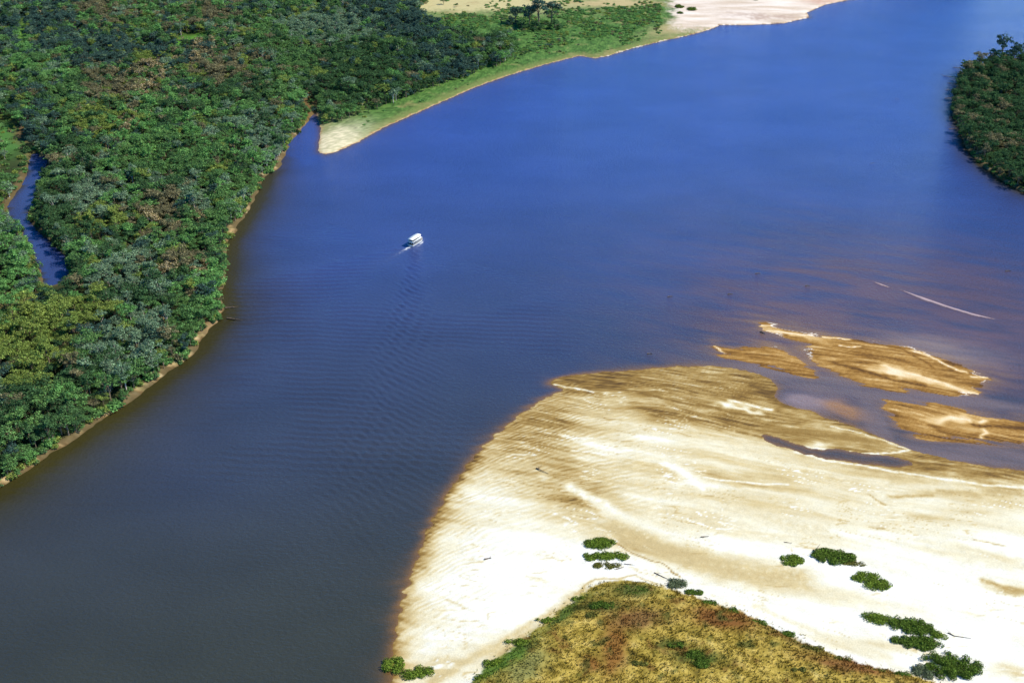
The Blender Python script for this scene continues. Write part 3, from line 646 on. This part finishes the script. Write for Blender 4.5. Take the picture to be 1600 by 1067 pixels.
def make_forest():
    rs = np.random.RandomState(21); pts = []
    sp = 5.2
    xs = np.arange(-900, 1500, sp); ys = np.arange(380, 2300, sp)
    X, Y = np.meshgrid(xs, ys); X = X + rs.uniform(-.48, .48, X.shape)*sp; Y = Y + rs.uniform(-.48, .48, Y.shape)*sp
    X = X.ravel(); Y = Y.ravel()
    px, py, d = proj(X, Y, 3)
    near = (px > -160) & (px < 1820) & (py > -130) & (py < 900)
    X, Y, px, py, d = X[near], Y[near], px[near], py[near], d[near]
    f = fields(X, Y)
    s = (.62+.85*rs.rand(len(X))**1.5)*(1+.18*perlin(X/45, Y/45, 200)); r = 4.0*s*.85
    inL = (f['L'] > r*.25+1.0+1.6*perlin(X/14, Y/14, 205)) & (px < 700) & ~((f['P'] > f['L']+2) & ~inside(px, py, FOREST_P) & (px > 480))
    inI = (f['I'] > r*.2-.2)
    inP = (f['P'] > 3) & (inside(px, py, FOREST_P))
    far = (f['P'] > 3) & inside(px, py, FOREST_P_FAR) & (rs.rand(len(X)) < .55)
    ok = inL | inI | inP | far
    # nothing grows in the clearings, and no crown hides water that shows
    for c in CLEAR: ok &= ~inside(px, py, c)
    ok &= zat(X, Y) > .3
    for hh, k in ((2., 0), (5, -.8), (5, .8), (7.5, 0), (10.2, 0)):
        qx, qy, _ = proj(X + 4*s*k, Y, 3+hh*s)
        for W in (CREEKPX, INLETPX): ok &= ~inside(qx, qy, W)
    X, Y, px, py, d, s = X[ok], Y[ok], px[ok], py[ok], d[ok], s[ok]
    qx, qy, _ = proj(X, Y, 9)
    nx = qx + 14*perlin(X/25, Y/25, 210); ny = qy + 9*perlin(X/25, Y/25, 214)
    Wt = np.ones((len(X), len(KINDS)))*BASE*np.exp(1.1*np.stack([fbm(X/55, Y/55, 3, 220+5*k) for k in range(len(KINDS))], 1)*2)
    for (a, b, ra, rb, k, st) in PREF: Wt[:, k] += 2.6*st*blob(nx, ny, a, b, ra*.8, rb*.8)
    Wt[px > 1400] *= np.array([3.2, .3, .15, .3, 4.0, .04, .10, 1.2])
    Wt = Wt**1.7; Wt /= Wt.sum(1)[:, None]
    kind = (Wt.cumsum(1) < rs.rand(len(X))[:, None]).sum(1).clip(0, len(KINDS)-1)
    var = rs.choice(NV, len(X), p=[.15,.11,.08,.16,.15,.14,.10,.04,.07]); rot = rs.uniform(0, 6.28, len(X))
    sc = np.stack([s*rs.uniform(.85, 1.15, len(X)), s*rs.uniform(.85, 1.15, len(X)), s*rs.uniform(.8, 1.2, len(X))], 1)
    return dict(x=X, y=Y, z=zat(X, Y)-.2, px=qx, py=qy, d=d, s=s, kind=kind, var=var, rot=rot, sc=sc, L=f['L'][ok], I=f['I'][ok])
FO = make_forest()
print('trees', len(FO['x']))
n_all = len(FO['x'])
vis = (FO['px'] > 4) & (FO['px'] < 1596) & (FO['py'] > 8)
score = np.where(vis, FO['sc'][:, 0]*FO['sc'][:, 2]/FO['d']**2, -1)
single = np.argsort(-score)[:296]
is_single = np.zeros(n_all, bool); is_single[single] = True

def band(v, steps):
    for lim, w_ in steps:
        if v < lim: return w_
    return steps[-1][1]
def zone(i):
    x, y = FO['px'][i], FO['py'][i]; L, I = FO['L'][i], FO['I'][i]
    if x > 1400:
        row = 'overhanging the water' if I < 8 else ('behind the shore row' if I < 20 else 'deep inside')
        v = band(y, [(110, 'at the far tip'), (150, 'toward the far tip'), (190, 'halfway along'), (235, 'toward the near end'), (900, 'at the near end')])
        return '%s %s of the right bank wood' % (row, v)
    k = x/(x+L*2.6)
    h = 'on the cut bank' if L < 7 else ('behind the cut bank row' if L < 15 else band(k, [(.10, 'at the left edge'), (.28, 'near the left edge'), (.5, 'left of midwood'), (.72, 'in midwood'), (.87, 'right of midwood'), (9, 'near the bank')]))
    v = band(y, [(405, 'high above the creek foot'), (440, 'above the creek foot'), (475, 'level with the creek foot'), (505, 'below the creek foot'), (535, 'level with the bank bulge'), (570, 'below the bank bulge'), (605, 'above the lower left'),
                 (640, 'high in the lower left'), (680, 'in the lower left'), (999, 'at the wood\'s bottom tip')])
    return '%s %s' % (h, v)
size = np.where(FO['s'] > 1.22, 'large', np.where(FO['s'] < .98, 'small', 'middling'))
lab = {i: '%s %s tree %s' % (size[i], KINDS[FO['kind'][i]][0], zone(i)) for i in single}
same = {}
for i in single: same.setdefault(lab[i], []).append(i)
for l, ids in same.items():
    if len(ids) == 1: continue
    ids.sort(key=lambda q: FO['px'][q])
    for q, i in enumerate(ids):
        w_ = {2: ['left one', 'right one'], 3: ['left one', 'middle one', 'right one']}.get(len(ids), ['leftmost', 'second from left', 'third from left', 'fourth from left', 'fifth from left', 'sixth from left', 'seventh from left', 'eighth from left', 'ninth from left', 'tenth from left', 'eleventh from left', 'twelfth from left', 'thirteenth from left'])
        lab[i] = l + ', ' + w_[min(q, len(w_)-1)]
for n, i in enumerate(single):
    k = FO['kind'][i]; v = FO['var'][i]
    root = bpy.data.objects.new('forest_tree', None); COL.objects.link(root)
    root.location = (FO['x'][i], FO['y'][i], FO['z'][i]); root.rotation_euler = (0, 0, FO['rot'][i]); root.scale = FO['sc'][i]
    root.empty_display_size = .5
    if len(lab[i].split()) > 16: lab[i] = lab[i].replace(' the creek foot', ' creek foot').replace(' the bank', ' bank').replace(' the cut', ' cut').replace(' the right', ' right').replace(' the lower', ' lower')
    tag(root, lab[i], 'tree', 'nearest trees of the riverside forest')
    link('crown', CROWN[k][v], root); link('trunk', TRUNK[KINDS[k][2]][v], root)
def joined(k, v):
    (V1, F1), (V2, F2) = TREES[v]; V, Fq = merge([(V1, F1), (V2, F2)])
    return raw_mesh('tree_shape', V, Fq, [KINDS[k][1], (M_bark, M_pale)[KINDS[k][2]]], [0]*len(F1)+[1]*len(F2))
SRC = [joined(k, v) for k in range(len(KINDS)) for v in range(NV)]
rest = ~is_single
fo = scatter_object('forest', np.stack([FO['x'], FO['y'], FO['z']], 1)[rest], FO['rot'][rest], FO['sc'][rest], (FO['kind']*NV+FO['var'])[rest], SRC)
tag(fo, 'dense green forest canopy covering the land beyond the nearest trees', 'forest', None, 'stuff')

# ------------------------------------------------------------------ scrub on the far point and low growth along the banks
def bush_shape(seed, R=(1.5, 1.5), H=1.6, n=260, size=.22, nl=7, spiky=0.0, base=0.0):
    rs = np.random.RandomState(seed); lobes = []
    for i in range(nl):
        a = rs.uniform(0, 6.28); q = math.sqrt(rs.rand())*.72
        lr = rs.uniform(.3, .46)
        lobes.append((R[0]*q*math.cos(a), R[1]*q*math.sin(a), H*rs.uniform(.25, .5), max(.5, R[0]*lr), max(.5, R[1]*lr), H*rs.uniform(.4, .62)))
    return leaf_cloud(rs, lobes, n, size)
BUSHES = [bush_shape(300+i, (2.2, 2.2), 2.6, 260, .34) for i in range(4)]
bk = [0, 1, 3, 4, 6, 7]
BSRC = [raw_mesh('bush_shape', *BUSHES[v], [KINDS[k][1]]) for k in bk for v in range(4)]
def make_scrub():
    rs = np.random.RandomState(31); n = 40000
    P = []
    X = rs.uniform(-500, 420, n*3); Y = rs.uniform(400, 1500, n*3)
    px, py, d = proj(X, Y, 2); k = (px > -60) & (px < 1700) & (py > -60)
    X, Y, px, py = X[k], Y[k], px[k], py[k]; f = fields(X, Y)
    dens = np.zeros(len(X))
    # far point: patches of shrubs thinning towards the shore
    n1 = fbm(X/30, Y/45, 3, 230)
    zoneP = (f['P'] > 6) & (px > 560)
    core = [(560,30),(660,22),(760,24),(800,14),(880,12),(940,14),(1050,8),(1055,22),(1000,45),(930,62),(860,75),(800,95),(740,112),(640,60)]
    dens = np.where(zoneP & inside(px, py, core), .85*sst(-.32, .08, n1), dens)
    dens = np.where(zoneP & (px > 760) & (px < 1050) & (f['P'] > 12), np.maximum(dens, .35*sst(-.05, .3, n1)), dens)
    dens = np.where(zoneP & (f['P'] > 9), np.maximum(dens, .012), dens)
    dens = np.where((px > 1035) & zoneP, 0, dens)
    # fringe and undergrowth of the left wood and the right wood
    dl = np.maximum(f['L'], f['I'])
    dens = np.where((dl > .5) & (dl < 9) & (px < 480), (.65+.35*sst(1.5, 3.5, dl))*sst(-.32, .02, perlin(X/10, Y/10, 233)), dens)
    dens = np.where((f['I'] > .4) & (f['I'] < 6), .6, dens)
    for c in [CLEAR[0]]+CLEAR[4:]: dens = np.where(inside(px, py, c), .12, dens)
    dens = np.where((px < 70) & (f['L'] > 1), np.maximum(dens, .22), dens)
    ok = (rs.rand(len(X)) < dens) & (zat(X, Y) > .15)
    for hh in (0, 2.0):
        qx, qy, _ = proj(X, Y, 3+hh)
        for W in (CREEKPX, INLETPX): ok &= ~inside(qx, qy, W)
    X, Y, px = X[ok], Y[ok], px[ok]
    m = len(X); s = rs.uniform(.45, 1.15, m)*np.where(px > 560, 1.2, np.where(np.maximum(f['L'], f['I'])[ok] < 10, 1.6, 1.0))
    kk = np.where(px > 560, rs.choice(6, m, p=[.08,.38,.12,.06,.34,.02]), rs.choice(6, m, p=[.18,.30,.22,.06,.22,.02]))
    sc = np.stack([s, s, s*rs.uniform(.6, 1.0, m)*np.where(px > 560, .75, 1)], 1)
    o = scatter_object('scrub', np.stack([X, Y, zat(X, Y)-.25], 1), rs.uniform(0, 6.28, m), sc, kk*4+rs.randint(0, 4, m), BSRC)
    tag(o, 'low green scrub over the far point and along the wooded banks', 'scrub', None, 'stuff')
    print('scrub', m)
make_scrub()

# ------------------------------------------------------------------ dry grass of the near mound
def grass_mat():
    m, t, p = mat('dry_grass'); a = N(t, 'ShaderNodeAttribute', attribute_name='Tone'); g = N(t, 'ShaderNodeNewGeometry')
    k = math_n(t, 'ADD', math_n(t, 'MULTIPLY', g.outputs['Random Per Island'], .6), .72)
    t.links.new(scale_col(t, a.outputs['Color'], k), p.inputs['Base Color']); p.inputs['Roughness'].default_value = .9
    p.inputs['Specular IOR Level'].default_value = .1
    return m
def make_grass():
    rs = np.random.RandomState(41); n = 70000
    x0, y0 = GRASS.min(0); x1, y1 = GRASS.max(0)
    X = rs.uniform(max(x0, -60), min(x1, 190), n*2); Y = rs.uniform(max(y0, 235), y1, n*2)
    f = fields(X, Y); px, py, _ = proj(X, Y, 2)
    k = (f['G'] > -4) & (py < 1130) & (rs.rand(len(X)) < (.45+.8*fbm(X/5, Y/5, 3, 240))*np.where(f['G'] > .4, 1, .40*np.exp((f['G']-.4)/1.6)))
    X, Y = X[k], Y[k]; n = len(X)
    f = {kk: v[k] for kk, v in f.items()}
    Z = zat(X, Y); height(X, Y, f)
    fc = dict(f); fc['G'] = np.maximum(f['G'], 2.0)
    c = ground_colour(X, Y, Z, fc)
    B = 4
    a = rs.uniform(0, 6.28, (n, B)); h = rs.uniform(.15, .95, (n, 1))**1.3*rs.uniform(.6, 1.2, (n, B)); lean = rs.uniform(.1, .5, (n, B)); wd = rs.uniform(.10, .22, (n, B))
    cx = X[:, None] + .18*np.cos(a); cy = Y[:, None] + .18*np.sin(a)
    b1 = np.stack([cx-wd*np.sin(a), cy+wd*np.cos(a), Z[:, None]+0*a-.05], -1); b2 = np.stack([cx+wd*np.sin(a), cy-wd*np.cos(a), Z[:, None]+0*a-.05], -1)
    tp = np.stack([cx+lean*np.cos(a), cy+lean*np.sin(a), Z[:, None]+h], -1)
    V = np.stack([b1, b2, tp], 2).reshape(-1, 3)
    me = raw_mesh('dry_grass', V, np.arange(len(V)).reshape(-1, 3), [grass_mat()])
    at = me.color_attributes.new('Tone', 'FLOAT_COLOR', 'POINT')
    cc = np.repeat(c, B*3, axis=0); at.data.foreach_set('color', np.concatenate([cc, np.ones((len(cc), 1))], 1).astype(np.float32).ravel())
    o = link('dry_grass', me); tag(o, 'golden dry grass tufts covering the near mound beside the sand', 'grass', None, 'stuff')
make_grass()

# ------------------------------------------------------------------ shrubs on the sand, one by one
LM = {'willow': leaf_material('willow_leaf', (.105,.165,.020), (.155,.220,.032), trans=.25),
      'deep': leaf_material('deep_leaf', (.065,.115,.018), (.095,.150,.024), trans=.2),
      'olive': leaf_material('olive_leaf', (.10,.11,.02), (.17,.16,.04), trans=.2),
      'silver': leaf_material('silver_leaf', (.09,.12,.06), (.17,.20,.11), trans=.2)}
M_twig = plain('twig', (.16,.11,.07), .9)
def shrub(px, py, wpx, hpx, m, label, h=1.8, ang=0, seed=0, sparse=1.0, group='green shrubs scattered on the pale sand'):
    """px,py: middle of the shrub as seen; wpx,hpx its seen size"""
    x, y = ground(px, py, 1.2); z = float(zat(np.array([x]), np.array([y]))[0])
    x, y = ground(px, py, z+h*.4)
    _, _, d = proj(x, y, z); mpp = float(d)/F; el = math.atan2(CAM_H, y)
    rx = wpx*mpp*.62; ry = max(1.0, 1.25*(hpx*mpp - h*math.cos(el)*.6)/math.sin(el)/2)
    n = int(np.clip(rx*ry*150*sparse, 220, 11000))
    nl = int(np.clip(rx*ry*1.3, 7, 60))
    rs = np.random.RandomState(seed+500); lobes = []
    for i in range(nl):
        a = rs.uniform(0, 6.28); q = math.sqrt(rs.rand())*.95
        lr = rs.uniform(1.0, 1.9)*min(1.0, min(rx, ry)/2.0)
        lobes.append(((rx-lr*.6)*q*math.cos(a), (ry-lr*.6)*q*math.sin(a), h*rs.uniform(.15, .35), lr, lr, h*rs.uniform(.40, .62)))
    V, Fq = leaf_cloud(rs, lobes, n, .27)
    V2, F2 = leaf_cloud(rs, [(a_, b_, c_, d_*1.35, e_*1.35, f_*1.3) for a_, b_, c_, d_, e_, f_ in lobes], n//7, .22); V, Fq = merge([(V, Fq), (V2, F2)])
    root = bpy.data.objects.new('shrub', None); COL.objects.link(root); root.location = (x, y, z-.05); root.rotation_euler = (0, 0, math.radians(ang))
    tag(root, label, 'shrub', group)
    link('foliage', raw_mesh('foliage', V, Fq, [LM[m]]), root)
    st = [tube([(lb[0]*.5, lb[1]*.5, -.2), (lb[0]*.9, lb[1]*.9, lb[2]), (lb[0]*1.25, lb[1]*1.25, lb[2]+lb[5]*.9)], [.05, .04, .015], 4) for lb in lobes]
    link('stem', raw_mesh('stem', *merge(st), [M_twig]), root)
shrub(938,848,46,17,'willow','rounded dense green shrub at the edge of the tan sand flow above the mound',1.8,0,1)
shrub(955,868,50,13,'willow','long flat green shrub just in front of the rounded one on white sand',1.5,-5,2)
shrub(921,869,22,11,'willow','small green shrub joined to the left tip of the long flat one',1.2,0,3)
shrub(949,883,38,10,'olive','sparse yellowish shrub in front of the long flat green one',.7,0,4,.5)
shrub(1058,911,28,18,'silver','pale feathery shrub between the grass mound and the tan sand',1.6,0,5,.6)
shrub(1084,924,22,10,'deep','small dark shrub right beside the pale feathery one',1.2,0,6)
shrub(1237,874,31,17,'willow','small round green shrub alone on white sand left of the driftwood',1.6,0,7)
shrub(1303,868,58,24,'deep','dark green oblong shrub with driftwood lodged at its left end',2.0,-8,8)
shrub(1331,878,34,11,'olive','low yellowish fringe at the right foot of the driftwood shrub',.7,-8,9,.6)
shrub(1352,900,38,16,'willow','upper left of the two touching bright shrubs in mid sand',1.7,0,10,.8)
shrub(1373,913,38,17,'willow','lower right of the two touching bright shrubs in mid sand',1.7,0,11)
shrub(1375,966,48,15,'willow','left end of the longest shrub thicket near the lower right',1.8,-15,12)
shrub(1424,976,66,24,'deep','broad right part of the longest shrub thicket near the lower right',2.1,-15,13)
shrub(1434,1002,66,21,'deep','crescent shrub just below the longest thicket',1.8,-6,14)
shrub(1468,991,24,12,'willow','small ragged shrub at the right tip of the crescent one beside a thin log',1.2,0,15,.7)
shrub(1487,1037,82,42,'deep','largest darkest thicket in the lower right corner of the sand',2.8,0,16,1.2)
shrub(1443,1046,30,22,'silver','round grey green shrub against the left side of the largest thicket',1.9,0,17,.7)
shrub(1410,1054,26,13,'deep','small dark shrub where the mound meets the sand at lower right',1.3,0,18)
shrub(615,1038,30,26,'willow','green shrub standing at the waterline at the bottom',2.2,0,19,.8)
shrub(652,1049,46,20,'willow','spreading green shrub on sand just right of the waterline one',1.9,15,20,.7)
MG = 'low bushes on and around the dry grass mound'
for i, (a, b, c, d, m, l) in enumerate([
 (985,922,46,16,'deep','broad dark bush at the top of the dry grass mound'), (942,944,34,12,'deep','dark bush left below the one topping the mound'),
 (925,960,16,9,'olive','small olive bush on the left flank of the mound'), (1054,1007,26,9,'deep','small dark bush in the middle of the golden grass'),
 (1083,1021,34,12,'deep','ragged dark bush lower in the middle of the golden grass'), (1098,1034,30,14,'deep','dark bush under the ragged one amid golden grass'),
 (1095,941,44,8,'deep','thin dark bush along the rim of the mound beside white sand'), (1146,955,16,12,'deep','knobby dark bush on the rim where it starts to slope right'),
 (1184,972,36,9,'deep','low dark bush on the right rim below the knobby one'), (1222,990,40,9,'deep','low green bush halfway down the right rim'),
 (1270,1012,34,9,'olive','olive bush further down the right rim'), (1310,1028,34,9,'olive','reddish olive bush low on the right rim'),
 (905,934,20,7,'willow','green bush on the left rim just under the crest'), (860,968,44,8,'willow','thin green bush along the left rim at mid height'),
 (815,1002,46,10,'willow','green bush along the lower left rim'), (775,1035,40,12,'willow','bright green bush at the lowest left rim'),
 (755,1056,26,10,'willow','last green bush of the left rim at the picture bottom'), (1000,1035,26,8,'olive','pale olive bush low in the centre of the mound'),
 (1250,1045,24,7,'olive','small olive bush low on the right of the mound'), (1366,1046,30,8,'olive','olive bush at the right foot of the mound')]):
    shrub(a, b, c, d, m, l, 1.2, 0, 40+i, .8, MG)
# three dark bushes on the far sand
for i, (a, b, c, d, l) in enumerate([(1062,10,12,6,'dark bush nearest the meadow on the far pale sand'), (1081,14,14,6,'largest dark bush on the far pale sand'), (1062,20,10,4,'smallest dark bush on the far pale sand, lowest of three'), (1180,-1,8,4,'tiny dark bush on the far sand at the very top')]):
    shrub(a, b, c, d, 'deep', l, 2.6, 0, 80+i, .5, 'dark bushes on the far sand')
# lone trees beyond the river
FG = 'lone trees standing out on the far point and islet'
def lone(px, py, s, k, label, sz=1.0, v=0, group=FG):
    x, y = ground(px, py, 2.5); z = float(zat(np.array([x]), np.array([y]))[0])
    root = bpy.data.objects.new('lone_tree', None); COL.objects.link(root); root.location = (x, y, z-.2); root.scale = (s, s, s*sz); root.rotation_euler = (0, 0, px)
    tag(root, label, 'tree', group); link('crown', CROWN[k][v], root); link('trunk', TRUNK[KINDS[k][2]][v], root)
lone(806,38,2.3,7,'tall dark tree at the left of the meadow grove',1.0,0); lone(826,40,2.7,7,'second tree from the left of the meadow grove',1.0,4)
lone(841,42,3.1,7,'tallest dark tree in the middle of the meadow grove',1.1,3); lone(862,38,2.8,7,'dark tree at the right of the meadow grove',.95,5)
lone(815,46,2.0,0,'low dark tree in front of the meadow grove on its left',1.0,6); lone(838,48,2.0,0,'low dark tree in front of the meadow grove in the middle',1.0,6)
lone(866,47,2.2,0,'low dark tree in front of the meadow grove on its right',1.0,6); lone(800,40,1.8,7,'low outermost tree at the left end of the meadow grove',1.0,6)
lone(1562,96,2.1,7,'tall dark tree rising above the far end of the right wood',1.45,3); lone(1583,97,1.8,7,'lower dark tree beside the tall one at the right wood',1.0,2)
lone(693,8,.9,0,'small dark tree alone in the tan field',.8,1); lone(714,12,.6,0,'tiny dark tree right of the lone one in the tan field',.7,2)

# ------------------------------------------------------------------ driftwood and snags
M_log = plain('weathered_wood', (.14,.10,.07), .9, .4, 3)
def driftwood(pts, r, label, z=.15, name='driftwood', branches=2, seed=0):
    rs = random.Random(seed); P = [Vector((*ground(a, b, zz if zz is not None else z), 0)) for a, b, zz in pts]
    g = [max(0.0, float(zat(np.array([p.x]), np.array([p.y]))[0])) for p in P]
    for p, q, (a, b, zz) in zip(P, g, pts): p.z = q + (zz or z)
    org = P[0].copy(); Q = [p-org for p in P]; n = len(Q)
    r *= .7
    root = link(name, raw_mesh(name, *tube(Q, [r*(1-.75*i/(n-1)) for i in range(n)], 7), [M_log], smooth=True), None, org)
    tag(root, label, 'driftwood' if name == 'driftwood' else 'snag', 'fallen wood on sand and in the river')
    for i in range(branches):
        k = rs.randrange(0, n-1); b = Q[k].lerp(Q[k+1], rs.random()); L = (Q[-1]-Q[0]).length*.45
        e = b + Vector((rs.uniform(-1, 1), rs.uniform(-1, 1), rs.uniform(.2, .8)))*L*.6
        link('branch', raw_mesh('branch', *tube([b, b.lerp(e, .5)+Vector((0,0,.1)), e], [r*.5, r*.3, r*.12], 5), [M_log]), root)
driftwood([(1270,862,.4),(1276,866,.6),(1284,868,.5)], .5, 'pale tangled driftwood at the left end of the dark oblong shrub', branches=5, seed=1)
driftwood([(1276,868,.3),(1277,858,2.6),(1281,853,3.0)], .3, 'upright crooked stump beside the driftwood on sand', branches=2, seed=2)
driftwood([(1480,992,.2),(1490,997,.2),(1516,1001,.1)], .32, 'thin dark log lying right of the crescent shrub', branches=1, seed=3)
driftwood([(838,733,.3),(846,737,.5),(857,742,.2)], .42, 'dark driftwood on the brown rippled sand near the bar tip', branches=3, seed=4)
driftwood([(757,875,.3),(768,873,.2)], .5, 'dark half buried log alone on the white sand', branches=3, seed=5)
driftwood([(1095,842,.3),(1106,841,.2)], .4, 'small dark log on white sand in the middle of the bar', branches=2, seed=6)
driftwood([(1225,850,.2),(1237,851,.2)], .22, 'thin twiggy branch on the sand above the small round shrub', branches=5, seed=7)
driftwood([(1022,898,.2),(1036,905,.2),(1048,910,.2)], .3, 'dark branch pointing at the pale feathery shrub', branches=2, seed=8)
driftwood([(962,893,.2),(975,889,.2)], .26, 'short dark branch on the white sand above the mound', branches=3, seed=9)
driftwood([(975,884,.2),(992,886,.2)], .22, 'thin dark branch right of the yellowish sparse shrub', branches=2, seed=10)
driftwood([(1188,518,.2),(1196,521,.4)], .7, 'dark snag at the left tip of the upper braided bar', branches=3, seed=11)
SN = [(1402,155,'dark snag alone in the open blue water left of the right wood'), (1364,255,'thin dark snag in open water below the other one'),
 (1141,459,'dark snag in the water above the braided bars'), (1047,463,'small dark snag in mid river level with the wake'),
 (1184,427,'faint snag farthest out above the braided bars'), (1575,423,'dark snag near the right edge above the shoals'), (1262,446,'tiny snag amid the purple shoals'), (1015,552,'small snag just above the bar tip')]
for i, (a, b, l) in enumerate(SN):
    driftwood([(a-4, b+.5, .15), (a, b, .35), (a+4, b+.3, .1)], .45 if b > 300 else .22, l, name='river_snag', branches=2, seed=20+i)
for i, (a, b, c, d, l) in enumerate([(1500,121,1474,119,'longest fallen trunk reaching out from the right wood'), (1502,106,1488,106,'uppermost fallen trunk off the right wood'),
  (1494,131,1480,130,'fallen branch below the longest trunk off the right wood'), (1492,140,1477,141,'dark fallen bough midway along the right wood'),
  (1492,153,1475,154,'heavy fallen bough midway along the right wood'), (1494,166,1483,168,'short fallen bough above the pale bank spot'), (1496,201,1482,202,'lowest fallen branch off the right wood'),
  (352,481,372,479,'pale fallen branch sticking out from the left bank'), (355,497,378,500,'thin branch in the water at the left bank bulge')]):
    driftwood([(a, b, .6), ((a+c)/2, (b+d)/2, .4), (c, d, .05)], .5, l, name='fallen_trunk', branches=4, seed=40+i)

# ------------------------------------------------------------------ the river boat
M_white = plain('white_paint', (.78,.78,.75), .45, .04, .6); M_glass = plain('dark_glass', (.015,.018,.022), .1, .2, 1, .6)
M_deck = plain('deck_boards', (.16,.12,.08), .8, .15, 3); M_keel = plain('antifouling', (.05,.05,.07), .7)
def box(x0, x1, y0, y1, z0, z1, bev=.0):
    V = [(x, y, z) for z in (z0, z1) for x, y in ((x0, y0), (x1, y0), (x1, y1), (x0, y1))]
    return np.array(V), np.array([(3,2,1,0),(4,5,6,7),(0,1,5,4),(1,2,6,5),(2,3,7,6),(3,0,4,7)])
def plate(xs, hw, z0, z1):
    """closed flat slab whose half width varies along x"""
    n = len(xs); V = []
    for z in (z0, z1):
        for x, h in zip(xs, hw): V += [(x, -h, z), (x, h, z)]
    Fq = []
    o = 2*n
    for i in range(n-1):
        a = 2*i; Fq += [(a, a+1, a+3, a+2), (o+a, o+a+2, o+a+3, o+a+1), (a, a+2, o+a+2, o+a), (a+1, o+a+1, o+a+3, a+3)]
    Fq += [(0, o, o+1, 1), (o-2, o-1, 2*o-1, 2*o-2)]
    return np.array(V), np.array(Fq)
def boat():
    root = bpy.data.objects.new('river_boat', None); COL.objects.link(root)
    root.location = (BOAT[0], BOAT[1], 0); root.rotation_euler = (0, 0, HEAD)
    tag(root, 'white two deck passenger boat heading upriver with its wake behind', 'boat')
    P = lambda n, parts, m, par=root: link(n, raw_mesh(n, *merge(parts), [m]), par)
    st = [-6.6,-6.2,-4,-1,2,4,5.6,6.8,7.4]; hw = [2.05,2.2,2.35,2.4,2.35,2.05,1.45,.65,.12]
    V = []; Fq = []
    rings = [(.62,-.6),(.88,.1),(1.0,1.0),(1.0,1.25)]
    for x, h in zip(st, hw):
        k = max(0, (x-3)/4.4)
        prof = [(h*a, z+.55*k*k*(z > 0)) for a, z in rings]
        for a, z in [(-a, z) for a, z in prof[::-1]] + prof: V.append((x-.25*(z < 0)*k, a, z))
    m = 8
    for i in range(len(st)-1):
        for j in range(m-1): Fq.append((i*m+j, (i+1)*m+j, (i+1)*m+j+1, i*m+j+1))
    Fq += [(0, 1, 6, 7), (1, 2, 5, 6), (2, 3, 4, 5)]
    P('hull', [(np.array(V), np.array(Fq))], M_white)
    P('waterline_band', [plate([-6.65,-4,2,4.2,5.8,6.9], [2.03,2.19,2.19,1.9,1.3,.6], -.2, .16)], M_keel)
    P('main_deck', [plate([-6.5,-4,2,4,5.6,6.7], [2.0,2.25,2.25,1.95,1.35,.55], 1.0, 1.12)], M_deck)
    P('lower_cabin', [box(-5.0, 3.4, -1.85, 1.85, 1.12, 3.1)], M_white)
    for s in (-1, 1):
        for i in range(6):
            x = -4.5+i*1.32; P('window', [box(x, x+.95, s*1.87-.03, s*1.87+.03, 1.75, 2.9)], M_glass)
    P('windscreen', [box(3.38, 3.45, -1.5, 1.5, 2.0, 2.85)], M_glass)
    P('stern_door', [box(-5.06, -4.99, -1.2, -.3, 1.15, 2.9)], M_glass); P('stern_door', [box(-5.06, -4.99, .4, 1.2, 1.15, 2.9)], M_glass)
    P('upper_deck', [plate([-6.4,-5,2,3.6,4.6,5.0], [2.1,2.25,2.25,2.1,1.5,.9], 3.1, 3.24)], M_white)
    P('bulwark', [box(-6.3, 3.4, -2.2, -2.12, 3.24, 3.9), box(-6.3, 3.4, 2.12, 2.2, 3.24, 3.9), box(-6.38, -6.3, -2.1, 2.1, 3.24, 3.9)], M_white)
    wh = P('wheelhouse', [box(1.0, 3.3, -1.4, 1.4, 3.24, 5.1)], M_white)
    P('pane', [box(3.29, 3.34, -1.2, 1.2, 4.2, 4.9), box(1.4, 3.0, -1.43, -1.39, 4.2, 4.9), box(1.4, 3.0, 1.39, 1.43, 4.2, 4.9)], M_glass, wh)
    for x in (-6.2, -3.9, -1.6, .7):
        for s in (-1, 1): P('post', [box(x-.05, x+.05, s*2.05-.05, s*2.05+.05, 4.0, 5.2)], M_white)
    P('bench', [box(-5.4, -.4, -1.2, -.75, 3.24, 3.7), box(-5.4, -.4, .75, 1.2, 3.24, 3.7)], M_deck)
    P('roof', [plate([-6.6,-6.3,0,2.6,3.9,4.3], [1.9,2.3,2.35,2.25,1.7,1.1], 5.15, 5.32)], M_white)
    P('mast', [tube([(2.2,0,5.3),(2.2,0,6.9)], [.06,.03], 6)], M_white)
    P('bow_rail', [tube([(3.6,-2.05,1.95),(5.2,-1.6,2.1),(6.8,-.6,2.35),(7.3,0,2.4),(6.8,.6,2.35),(5.2,1.6,2.1),(3.6,2.05,1.95)], [.04]*7, 5)], M_white)
    for x, h in ((4.2, 1.95), (5.6, 1.42), (6.8, .6)):
        for s in (-1, 1): P('stanchion', [tube([(x, s*h, 1.2), (x, s*h, 2.15)], [.03, .03], 5)], M_white)
    P('life_ring', [tube([(-5.1+.0*math.cos(a), -1.55+.28*math.cos(a), 2.2+.28*math.sin(a)) for a in [k*math.pi/6 for k in range(13)]], [.07]*13, 5)], plain('orange_ring', (.7,.15,.03), .6))
boat()
